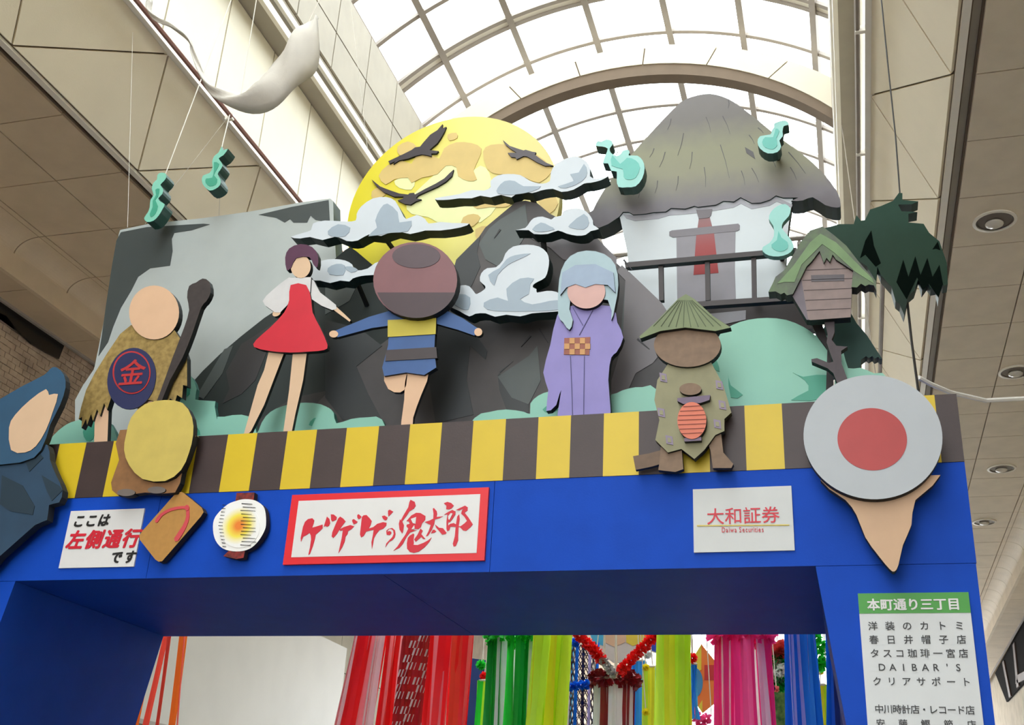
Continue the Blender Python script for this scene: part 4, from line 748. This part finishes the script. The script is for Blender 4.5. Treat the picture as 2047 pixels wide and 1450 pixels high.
hat = figure('straw_hat_board', 'brown furry figure board in green conical straw hat holding a red lantern', b0(1390, 940), [
    ('legs', mat('#7d634c', .6, .1, 20), [[(1322, 880), (1360, 870), (1366, 938), (1350, 944), (1316, 940), (1318, 925)], [(1405, 860), (1440, 855), (1446, 905), (1466, 928), (1462, 936), (1425, 936), (1420, 900)]], PC + .02, .04, 0),
    ('tail', mat('#6b533f', .6, .1, 20), [stroke(smooth([(1268, 926), (1300, 920), (1335, 910)], 1), 28, 26)], PC + .03, .03, 0),
    ('robe', mat('#8a8564', .6, .08, 8), [[(1335, 728), (1420, 722), (1446, 770), (1462, 825), (1448, 838), (1448, 862), (1430, 870), (1408, 900), (1388, 918), (1362, 898), (1335, 905), (1310, 880), (1318, 840), (1308, 800), (1314, 760)]], PC, .05, 0),
    ('robe_pattern', mat('#86768a', .5), [[(x, y), (x + 14, y + 3), (x + 16, y + 20), (x + 2, y + 17)] for x, y in ((1318, 745), (1430, 760), (1436, 800), (1314, 815), (1426, 838), (1330, 870))], PC - .004, .01, 0),
    ('pattern_centres', mat('#8a8564', .5), [[(x + 4, y + 5), (x + 11, y + 6), (x + 12, y + 15), (x + 5, y + 14)] for x, y in ((1318, 745), (1430, 760), (1436, 800), (1314, 815), (1426, 838), (1330, 870))], PC - .007, .01, 0),
    ('head', mat('#7d634c', .6, .1, 20), [ell(1374, 690, 67, 44)], PC - .02, .05, 0),
    ('hat', mat('#75805a', .6, .08, 8), [[(1355, 598), (1371, 588), (1388, 598), (1425, 632), (1461, 655), (1430, 662), (1370, 655), (1320, 662), (1280, 677), (1278, 673), (1310, 645)]], PC - .05, .05, 0),
    ('hat_straws', mat('#4f5a3c', .6), [stroke([(1368 + 3 * i, 600), (1366 + 15 * i, 654 - abs(i) * .5)], 1.2) for i in range(-4, 6)], PC - .053, .01, 0),
    ('lantern_holder', mat('#66526a', .5), [[(1354, 796), (1420, 790), (1418, 800), (1400, 806), (1366, 808), (1354, 802)], [(1368, 876), (1402, 874), (1402, 881), (1368, 883)]], PC - .035, .03, 0),
    ('paw', mat('#7d634c', .6, .1, 20), [ell(1380, 778, 22, 12)], PC - .03, .04, 0),
    ('lantern', mat('#cf6a4c', .5, .05), [ell(1383, 841, 29, 37)], PC - .04, .04, 0),
    ('lantern_ribs', mat('#8e3f34', .6), [stroke([(1383 - 28 * math.sqrt(max(0, 1 - ((y - 841) / 37) ** 2)), y + 1), (1383 + 28 * math.sqrt(max(0, 1 - ((y - 841) / 37) ** 2)), y - 1)], 1) for y in range(812, 872, 9)], PC - .043, .01, 0)])
figure('yellow_furry_board', 'plain pale yellow rounded board with brown lower edge, over the left end of the band', b0(300, 985), [
    ('body', mat('#8a5f36', .6, .12, 15), [[(240, 860), (238, 920), (222, 965), (235, 990), (290, 985), (350, 985), (365, 940), (384, 890), (380, 860)]], PC + .01, .05, 2),
    ('feet', mat('#6c625c', .6), [ell(252, 985, 18, 7), ell(313, 980, 18, 7)], PC, .05, 0),
    ('face_panel', mat('#c2ac55', .55, .06, 8), [[(252, 870), (262, 835), (290, 808), (330, 800), (365, 806), (384, 835), (386, 870), (378, 905), (362, 940), (330, 962), (285, 958), (258, 930), (248, 900)]], PC - .02, .05, 2)])
figure('blue_cloak_board', 'blue hooded cloak board cut by the left edge of the picture', b0(20, 1100), [
    ('cloak', mat('#23415a', .55, .12, 4), [[(-90, 860), (-20, 870), (60, 885), (95, 890), (100, 920), (112, 950), (125, 980), (118, 1005), (98, 1010), (94, 1040), (70, 1050), (0, 1112), (-90, 1180)]], PC, .06, 2),
    ('hood', mat('#28506e', .55, .08, 4), [[(-90, 880), (-60, 830), (0, 798), (45, 772), (88, 750), (100, 738), (112, 734), (128, 750), (131, 775), (120, 810), (100, 850), (82, 900), (40, 925), (-90, 930)]], PC - .02, .05, 2),
    ('face_patch', skin2, [[(18, 855), (30, 830), (60, 800), (92, 778), (98, 790), (116, 788), (105, 825), (92, 860), (72, 892), (50, 905), (22, 900)]], PC - .024, .01, 2),
    ('cloak_folds', mat('#18303f', .55), [c(7, (10, 0), (130, 60), (200, 180), (190, 230), (60, 210), (0, 170)), c(7, (240, 0), (340, 60), (360, 90), (300, 150), (270, 90)), c(4, (130, 1330), (200, 1290), (250, 1350), (170, 1430))], PC - .004, .01, 0)])
for o_, px_, py_ in ((hat, 1390, 780), (bpy.data.objects['yellow_furry_board'], 310, 900), (bpy.data.objects['blue_cloak_board'], 40, 980)):
    p_ = W(px_, py_, PC); tubeo('mounting_batten', [(p_.x, -.09, p_.z), (p_.x, -.005, p_.z)], .03, dark_side, o_)
a_, b_, d_ = W(1607, 885, -.22), W(1746, 750, -.22), W(1884, 880, -.22)
ux, uz, ur = circ(a_, b_, d_)
disc = empty('round_disc_board', (ux, -.22, uz - ur - .4), 'large round pale grey disc board with red centre on a peach base', 'cutout', 'painted figure boards')
plate('base_panel', [[(1640, 960), (1740, 960), (1880, 950), (1830, 1000), (1822, 1050), (1805, 1090), (1796, 1130), (1788, 1143), (1778, 1138), (1755, 1110), (1730, 1075), (1712, 1030), (1690, 1000)]], -.17, .05, mat('#c39f7e', .55, .03), dark_side, disc, sm=2)
def disco(name, x, z, r, Y, t, m, side=None):
    bm = bmesh.new(); prism_xz(bm, [(x + r * math.cos(i * math.pi / 36), z + r * math.sin(i * math.pi / 36)) for i in range(72)], Y, Y + t, 0, 1, disc.location); return link(name, mesh(bm, name), [m, side or m], disc)
disco('disc', ux, uz, ur, -.22, .05, mat('#a9adb1', .5, .02), dark_side)
q = W(1743, 878, -.22); disco('red_centre', q.x, q.z, ur * .5, -.2225, .003, mat('#a83432', .5, .04))
tubeo('mounting_batten', [(ux, -.17, uz), (ux, .0, uz)], .03, dark_side, disc)
# hanging white cloth streamer
cloth = mat('#d6d0c6', .8, .06, 5, .3, trans=.25)
cp = [(301, 0, 4), (297, 22, 7), (318, 42, 7), (345, 55, 7), (372, 73, 7), (385, 95, 7), (392, 120, 8), (405, 155, 10), (425, 182, 16), (460, 200, 30), (500, 205, 40), (540, 188, 54), (568, 160, 66), (590, 128, 78), (608, 98, 66), (622, 66, 40), (634, 33, 2)]
_f = []
for i in range(len(cp) - 1):
    for k in range(4):
        t = k / 4; q = [cp[max(0, min(len(cp) - 1, i + j))] for j in (-1, 0, 1, 2)]
        _f.append(tuple(.5 * (2 * q[1][a] + (q[2][a] - q[0][a]) * t + (2 * q[0][a] - 5 * q[1][a] + 4 * q[2][a] - q[3][a]) * t * t + (3 * q[1][a] - q[0][a] - 3 * q[2][a] + q[3][a]) * t ** 3) for a in (0, 1, 2)))
cp = _f + [cp[-1]]
bm = bmesh.new(); prev = None; YC = .4
for i in range(len(cp)):
    a = cp[max(0, i - 1)]; b = cp[min(len(cp) - 1, i + 1)]; d = math.hypot(b[0] - a[0], b[1] - a[1]); nx, ny = -(b[1] - a[1]) / d, (b[0] - a[0]) / d
    wv = cp[i][2] / 2; ringv = []
    for k in range(7):
        u = (k - 3) / 3; p = W(cp[i][0] + nx * wv * u, cp[i][1] + ny * wv * u, YC); p.y += .12 * (1 - u * u) * min(1, wv / 25) * -1 + .03 * math.sin(i * .5 + k); ringv.append(bm.verts.new(p))
    if prev:
        for k in range(6): bm.faces.new((prev[k], prev[k + 1], ringv[k + 1], ringv[k]))
    prev = ringv
o0 = W(540, 188, YC)
for v in bm.verts: v.co -= o0
me = mesh(bm, 'cloth'); hc = link('cloth_streamer', me, cloth, None, o0); tag(hc, 'long white cloth streamer hanging from strings at the upper left', 'streamer')
for p in me.polygons: p.use_smooth = True
sd_ = hc.modifiers.new('thick', 'SOLIDIFY'); sd_.thickness = .006
for a, b in (((505, 55), (517, 0)), ((410, 180), (385, 150))):
    pass
tubeo('string', [W(560, 160, YC), W(668, -60, YC)], .004, mat('#d8d2c6', .6), hc, 5); tubeo('string', [W(480, 200, YC), W(519, -40, YC)], .004, mat('#d8d2c6', .6), hc, 5)

# cables at the right
cb = tubeo('cable', [W(1814, 605, .3), W(1822, 680, .3), W(1830, 740, .3), W(1836, 785, .3)], .008, dark_m); tag(cb, 'black cable hanging from the tree board down to the gate corner', 'cable')
cb = tubeo('cable', [W(1836, 755, .3), W(1860, 768, .4), W(1900, 785, .6), (W(1970, 801, .9)), W(2047, 797, 1.1), W(2200, 780, 1.6)], .014, mat('#e8e4dc', .5)); tag(cb, 'white cable sagging from the gate corner to the right edge', 'cable')
for i, (a, b) in enumerate((((459, 230), (290, 448)), ((440, 385), (437, 440)), ((266, 40), (255, 455)), ((700, 0), (735, 300)))):
    o = tubeo('string', [W(a[0], a[1], .8), W(b[0], b[1], .98)], .002, mat('#d8d2c6', .6), None, 5); tag(o, ('pale string slanting between the two hanging flames', 'pale string below the right hanging flame', 'pale string dropping to the slab\'s top left corner', 'pale string in front of the grey fascia left of the moon')[i], 'string')

# =================================================================== STREAMERS BEHIND THE GATE
rs = random.Random(11)
FZ = 6.3
frm = empty('streamer_rack', (-2.6, 2.2, FZ), 'grid of overhead steel poles carrying the streamers behind the gate', 'frame')
PXS = [-6.0 + .65 * i for i in range(11)]
for x_ in PXS: tubeo('pole', [(x_, 2.2, FZ), (x_, 9.2, FZ)], .02, bar_m, frm)
for y_ in (2.2, 5.7, 9.2): tubeo('cross_pole', [(-6.15, y_, FZ + .04), (.6, y_, FZ + .04)], .02, bar_m, frm)
for x_ in (-6.0, .5):
    for y_ in (5.7, 9.2): tubeo('hanger_wire', [(x_, y_, FZ + .04), (x_ + (.15 if x_ < 0 else -.15), y_, PZ(1.4))], .005, bar_m, frm, 4)
def cord(x, y, z, par):
    nx_ = min(PXS, key=lambda q: abs(q - x)); tubeo('cord', [(x, y, z), (nx_, y, FZ)], .005, white_m, par, 4)

def ribbon_mesh(L, w_, seed, segs=9):
    r = random.Random(seed); bm = bmesh.new(); prev = None; ph = r.random() * 6
    for i in range(segs + 1):
        t = i / segs; z = -L * t; dx = .03 * math.sin(ph + t * 5) * t; tw = .5 * math.sin(ph * 2 + t * 3)
        a = bm.verts.new((dx - w_ / 2 * math.cos(tw), -w_ / 2 * math.sin(tw), z)); m_ = bm.verts.new((dx, .012, z)); b = bm.verts.new((dx + w_ / 2 * math.cos(tw), w_ / 2 * math.sin(tw), z))
        if prev: bm.faces.new((prev[0], prev[1], m_, a)); bm.faces.new((prev[1], prev[2], b, m_))
        prev = (a, m_, b)
    return mesh(bm, 'ribbon')
def tuft(bm, c0, r, n=120, w_=.02):
    for _ in range(n):
        d = Vector((rs.gauss(0, 1), rs.gauss(0, 1), rs.gauss(0, 1))).normalized(); e = d.orthogonal().normalized(); e.rotate(Matrix.Rotation(rs.random() * 6.28, 3, d))
        t = c0 + d * r * (.7 + .4 * rs.random()); a = c0 + d * r * .25
        q = [bm.verts.new(v) for v in (a + e * w_ * .5, a - e * w_ * .5, t - e * w_, t + e * w_)]
        bm.faces.new(q)
def tufto(name, pts, r, m, parent, n=120, w_=.02):
    bm = bmesh.new()
    for p in pts: tuft(bm, Vector(p) - parent.location, r, n, w_)
    o = link(name, mesh(bm, name), m, parent); o['kind'] = 'stuff'; return o
def bundle(name, label, x0, x1, ytop, Y, cols, n, wid=.09, flare=.0, ring=None, L=2.6, lean=0, front=.5):
    """ribbons hung around a hoop; x0..x1 its measured sides, ytop the height of the hoop"""
    a = W(x0, ytop, Y); b = W(x1, ytop, Y); r = (b.x - a.x) / 2; cx, z = (a.x + b.x) / 2, (a.z + b.z) / 2
    root = empty(name, (cx, Y, z), label, 'streamer', 'paper streamers behind the gate')
    for i in range(n):
        an = math.pi * 2 * i / n + rs.uniform(-.1, .1)
        m = cols[i % len(cols)]; me = ribbon_mesh(L, wid * rs.uniform(.8, 1.15), rs.random() * 99)
        o = link('ribbon', me, m, root, (r * math.cos(an) * .97, r * math.sin(an) * .8, 0))
        o.rotation_mode = 'ZYX'; o.rotation_euler = (0, -(flare * math.cos(an)) + lean + rs.uniform(-.015, .015), math.pi / 2 + an if abs(math.sin(an)) < .5 else rs.uniform(-.5, .5))
    bm = bmesh.new(); tube(bm, [(r * math.cos(k * math.pi / 12), r * .8 * math.sin(k * math.pi / 12), .0) for k in range(25)], .012, 5); link('hoop', mesh(bm, 'hoop'), white_m, root)
    cord(cx, Y, z, root)
    if ring: tufto('paper_ruffle', [(cx + r * math.cos(k * math.pi / 8), Y + r * .8 * math.sin(k * math.pi / 8), z) for k in range(16)], .09, ring, root, 40, .022)
    return root
def pm(h, tr=.5): return mat(h, .45, .03, 3, trans=tr)
red, coral, pinkl, hot, hot2 = pm('#ff2c30'), pm('#ff5a48'), pm('#ffa0a4'), pm('#ff4aa5'), pm('#ff74ba')
grn, grn2, lime, wt, blu, blu2, sky_, pur = pm('#16a83e'), pm('#35e04c'), pm('#e0ff45'), pm('#ffffff'), pm('#1c78ee'), pm('#2f9cf5'), pm('#58c0f5'), pm('#cbbdf5')
yl, org, maroon, silver, navy = pm('#fff53a'), pm('#ff7a2a'), mat('#8e1420', .3, .1), mat('#d5cfd0', .3, .1, 30), mat('#1b2f78', .4, .1)
bundle('paper_streamer', 'coral and orange ribbon streamer at the left edge of the gate opening', 318, 376, 1210, 2.6, [coral, org, coral], 6, .07, .1)
bundle('paper_streamer', 'red and white ribbon streamer, leaning left, right of the concrete wall', 722, 800, 1235, 3.6, [red, red, pinkl, wt], 18, .1, .05, lean=.07)
bundle('paper_streamer', 'pink and red ribbon streamer right of the red patterned column', 872, 942, 1235, 3.9, [pinkl, red, coral, red], 12, .11, .0)
bundle('paper_streamer', 'deep green ribbon streamer with white stripes', 984, 1082, 1274, 4.2, [grn, grn, wt, grn2], 20, .1, .0, ring=grn2)
bundle('paper_streamer', 'lime yellow ribbon streamer right of the green one', 1078, 1134, 1230, 3.6, [lime, lime, yl], 10, .12, .0, lean=.04)
bundle('paper_streamer', 'maroon and white ribbon streamer with tinsel ring below the red garlands', 1192, 1266, 1360, 4.75, [wt, maroon, wt], 15, .09, .0, ring=maroon)
bundle('paper_streamer', 'lime yellow ribbon streamer left of the hot pink one', 1322, 1374, 1225, 3.6, [lime, yl, lime], 10, .11, .0)
bundle('paper_streamer', 'hot pink ribbon streamer with pink ruffle', 1432, 1536, 1272, 4.0, [hot, hot, hot2, hot, wt], 22, .1, .03, ring=hot)
bundle('paper_streamer', 'bright blue ribbon streamer near the right post', 1570, 1622, 1235, 3.8, [blu, blu2, blu, pur], 16, .1, .02)
bundle('paper_streamer', 'deep blue ribbon streamer against the right post', 1652, 1700, 1235, 3.2, [blu, navy, blu], 10, .08, .05)
bundle('paper_streamer', 'small green ribbon streamer with red ball left of the deep green one', 958, 980, 1362, 7.5, [grn2, lime], 6, .08)
bundle('paper_streamer', 'sky blue ribbon streamer behind the right red garland', 1266, 1288, 1322, 5.5, [sky_, sky_, blu2], 8, .08)
bundle('paper_streamer', 'yellow and blue ribbon streamer with yellow pompoms', 1288, 1322, 1335, 5.2, [yl, blu2, lime], 8, .07)
bundle('paper_streamer', 'small light blue ribbon streamer in front of the orange diamond', 1374, 1392, 1328, 5.0, [sky_, blu2], 6, .05, L=.5)
bundle('paper_streamer', 'lime and blue ribbon streamer just left of the right post', 1630, 1650, 1370, 5.0, [lime, blu2, yl], 7, .07)
bundle('paper_streamer', 'dark blue and grey ribbon streamer left of the lace column', 1082, 1100, 1372, 6.5, [navy, silver], 6, .07)
# patterned columns
def column(name, label, x0, x1, ytop, Y, m, m2, L=2.8, diamonds=False, side_n=24):
    a = W(x0, ytop, Y); b = W(x1, ytop, Y); r = (b.x - a.x) / 2; cx, z = (a.x + b.x) / 2, a.z
    root = empty(name, (cx, Y, z), label, 'streamer', 'patterned streamers behind the gate')
    if m:
        for i in range(side_n):
            an = i * 2 * math.pi / side_n; me = ribbon_mesh(L, 2.3 * math.pi * r / side_n, i, 6)
            o = link('pleat', me, m, root, (r * math.cos(an), r * math.sin(an), 0)); o.rotation_euler = (0, 0, an + math.pi / 2)
    bm = bmesh.new()
    if diamonds:
        for s_ in (-1, 1):
            for k in range(14):
                pts = []
                for j in range(int(L / .06)): an = k * 2 * math.pi / 14 + s_ * (abs((j % 4) - 2) * .5 - .5) * .45; pts.append((r * math.cos(an), r * math.sin(an), -.06 * j))
                tube(bm, pts, .006, 4)
    else:
        for k in range(12):
            for j in range(int(L / .07)):
                if (j * 5 + k * 3) % 7 > 3: continue
                an = k * math.pi / 6 + j * .16; rr_ = r + .02
                for q in (0, .03, .06):
                    p = [Vector((rr_ * math.cos(an + q / r * 1.2), rr_ * math.sin(an + q / r * 1.2), -.07 * j)), Vector((rr_ * math.cos(an + (q + .018) / r), rr_ * math.sin(an + (q + .018) / r), -.07 * j))]
                    bm.faces.new([bm.verts.new(v) for v in (p[0], p[1], p[1] - Vector((.02, 0, .07)), p[0] - Vector((.02, 0, .07)))])
    o = link('pattern', mesh(bm, 'pattern'), m2, root); o['kind'] = 'stuff'
    cord(cx, Y, z, root)
    return root
column('patterned_streamer', 'red pleated column with silver zigzag flecks', 797, 878, 1235, 4.9, mat('#b3131c', .4, .15, 8), silver)
column('patterned_streamer', 'open lace column of brown and blue diamonds', 1142, 1192, 1285, 5.6, None, mat('#4a3c52', .4, .2, 8), diamonds=True)
column('patterned_streamer', 'navy column with silver zigzags partly hidden by the right post', 1690, 1740, 1235, 3.0, mat('#232a5c', .4, .1), silver)
# pompoms and garlands
def pom(label, x, y, Y, r, m, n=160):
    p = W(x, y, Y); r_ = r * (Y + 6) / F * 1.05; o = empty('pompom', p, label, 'pompom', 'paper pompoms behind the gate')
    tufto('petals', [p], r_, m, o, n, r_ * .22); cord(p.x, p.y, p.z, o); return o
pom('red paper ball above the small green streamer', 968, 1352, 7.5, 9, red); pom('navy pompom right of the pink ruffle', 1533, 1288, 4.6, 8, navy); pom('lower navy pompom beside the pink ribbons', 1541, 1376, 4.6, 8, navy)
pom('red pompom over the small light blue streamer', 1384, 1316, 4.9, 10, red); pom('white and yellow pompom beside the green garland', 1639, 1342, 5.2, 8, yl); pom('orange pompom between the green and lime streamers', 1096, 1345, 6.6, 9, org)
pom('yellow pompom left of the lace column', 1139, 1300, 6.0, 8, yl); pom('blue pompom at the top of the lace column', 1150, 1285, 5.3, 9, blu); pom('white fluffy pompom behind the right red garland', 1294, 1308, 6.0, 10, wt)
pom('light green pompom over the small green streamer', 962, 1330, 7.3, 10, grn2); pom('upper yellow pompom on the yellow and blue streamer', 1291, 1335, 5.0, 7, yl); pom('lower yellow pompom on the yellow and blue streamer', 1291, 1424, 5.0, 7, yl); pom('pink pompom by the flower panel', 1552, 1378, 5.4, 6, pinkl)
def garland(label, pts, Y, r, m, n=60, step=6):
    w_ = [W(x, y, Y) for x, y in pts]; o = empty('garland', w_[0], label, 'garland', 'tufted garlands behind the gate'); P = []
    for a, b in zip(w_[:-1], w_[1:]):
        k = max(2, int((b - a).length / (r * .9)))
        for i in range(k): P.append(a.lerp(b, i / k))
    tufto('tinsel', P, r, m, o, n, .016); cord(w_[0].x, w_[0].y, w_[0].z, o); cord(w_[-1].x, w_[-1].y, w_[-1].z, o); return o
garland('red tufted garland sloping down from the left', [(1150, 1262), (1185, 1298), (1208, 1326)], 4.3, .06, mat('#ff2a2a', .5, .1, trans=.3))
garland('silver tinsel piece at the end of the left garland', [(1206, 1322), (1220, 1340), (1232, 1356)], 4.3, .045, silver)
garland('red tufted garland sloping down from the right', [(1322, 1258), (1280, 1300), (1234, 1350)], 4.3, .06, mat('#ff2a2a', .5, .1, trans=.3))
garland('blue tufted garland across the lace column with a yellow knot', [(1140, 1372), (1162, 1370), (1185, 1368)], 5.1, .05, blu)
garland('green leafy garland near the right post', [(1622, 1262), (1640, 1290), (1636, 1330), (1650, 1325)], 4.8, .07, grn2)
garland('pink tufted garland under the orange diamond', [(1385, 1425), (1402, 1445), (1422, 1430)], 5.6, .06, hot2)
# flat panels
fpan = plate('flower_panel', [[(1536, 1292), (1548, 1286), (1575, 1284), (1575, 1372), (1546, 1372), (1536, 1340)]], 5.6, .06, mat('#1d7a2c', .7, .2, 20)); tag(fpan, 'green tufted panel with coral and white paper flowers', 'panel')
fp2 = W(1560, 1306, 5.6); tufto('coral_flower', [W(1556, 1308, 5.58), W(1566, 1303, 5.58)], .12, mat('#f26a6a', .6, .1), fpan, 150, .03); tufto('white_flower', [W(1557, 1345, 5.58), W(1566, 1345, 5.58)], .12, wt, fpan, 150, .03); tufto('green_leaves', [W(1540 + 7 * i, 1328 + (i % 2) * 36, 5.58) for i in range(5)], .1, grn, fpan, 80, .03)
lat = plate('lattice_panel', [[(1542, 1376), (1575, 1376), (1575, 1500), (1544, 1500)]], 5.9, .03, mat('#1e5a2a', .6, .2, 12, h2='#7fa35a')); tag(lat, 'green patterned lattice panel below the flower panel', 'panel')
dia = plate('diamond_panel', [[(1402, 1288), (1436, 1330), (1436, 1400), (1404, 1426), (1372, 1380), (1376, 1330)]], 6.2, .03, mat('#ee7a2c', .5, .03)); tag(dia, 'orange and yellow diamond shaped panel left of the pink streamer', 'panel')
paint('yellow_half', [[(1402, 1288), (1402, 1340), (1376, 1345), (1376, 1330)], [(1396, 1412), (1404, 1400), (1404, 1426)]], dia, 6.2, mat('#e8cf3a', .5), 1); paint('blue_patch', [ell(1388, 1365, 17, 30)], dia, 6.2, mat('#3f86b8', .5), 1); paint('red_patch', [[(1408, 1330), (1430, 1330), (1430, 1360), (1408, 1360)]], dia, 6.2, mat('#cf3030', .5), 1)
bp = plate('banner_board', [[(1170, 1240), (1330, 1240), (1330, 1312), (1300, 1302), (1262, 1325), (1225, 1325), (1190, 1300)]], 6.8, .04, mat('#c9c0b8', .5)); tag(bp, 'flat panel with light blue and yellow areas behind the red garlands', 'panel')
paint('blue_area', [[(1170, 1240), (1208, 1240), (1208, 1292), (1186, 1286)]], bp, 6.8, mat('#45a5c9', .5), 1); paint('yellow_area', [[(1250, 1240), (1330, 1240), (1306, 1275), (1265, 1292), (1252, 1285)]], bp, 6.8, mat('#dcc33c', .5), 1); paint('peach_area', [[(1208, 1240), (1250, 1240), (1250, 1284), (1228, 1294), (1208, 1284)]], bp, 6.8, skin, 1)
pb2 = plate('blue_banner_board', [[(1296, 1286), (1332, 1276), (1332, 1312), (1300, 1300)]], 6.4, .04, mat('#1f3fae', .5)); tag(pb2, 'royal blue panel behind the right lime streamer', 'panel')
nb = plate('navy_banner', [[(938, 1316), (985, 1322), (985, 1480), (930, 1480)]], 8.5, .05, mat('#1c3a78', .5, .04)); tag(nb, 'navy blue banner right of the pink ribbons', 'banner')

for o_ in (fpan, lat, dia, bp, pb2, nb):
    if o_ is not lat:
        zt = max((o_.matrix_basis @ v.co).z for v in o_.data.vertices); cord(o_.location.x, o_.location.y + .01, zt - .01, o_)
cord(lat.location.x, lat.location.y + .01, lat.location.z + .3, lat)

for o_ in S.objects:
    if 'n_' in o_: del o_['n_']

for i_, lc in enumerate([o for o in S.objects if o.name.startswith('patterned_streamer') and 'lace' in o['label']]):
    for k_ in range(7):
        an_ = k_ * .9; o_ = link('ribbon', ribbon_mesh(2.6, .035, k_), [blu, wt, navy, sky_, wt, blu, pur][k_], lc, (.15 * math.cos(an_), .15 * math.sin(an_), 0))
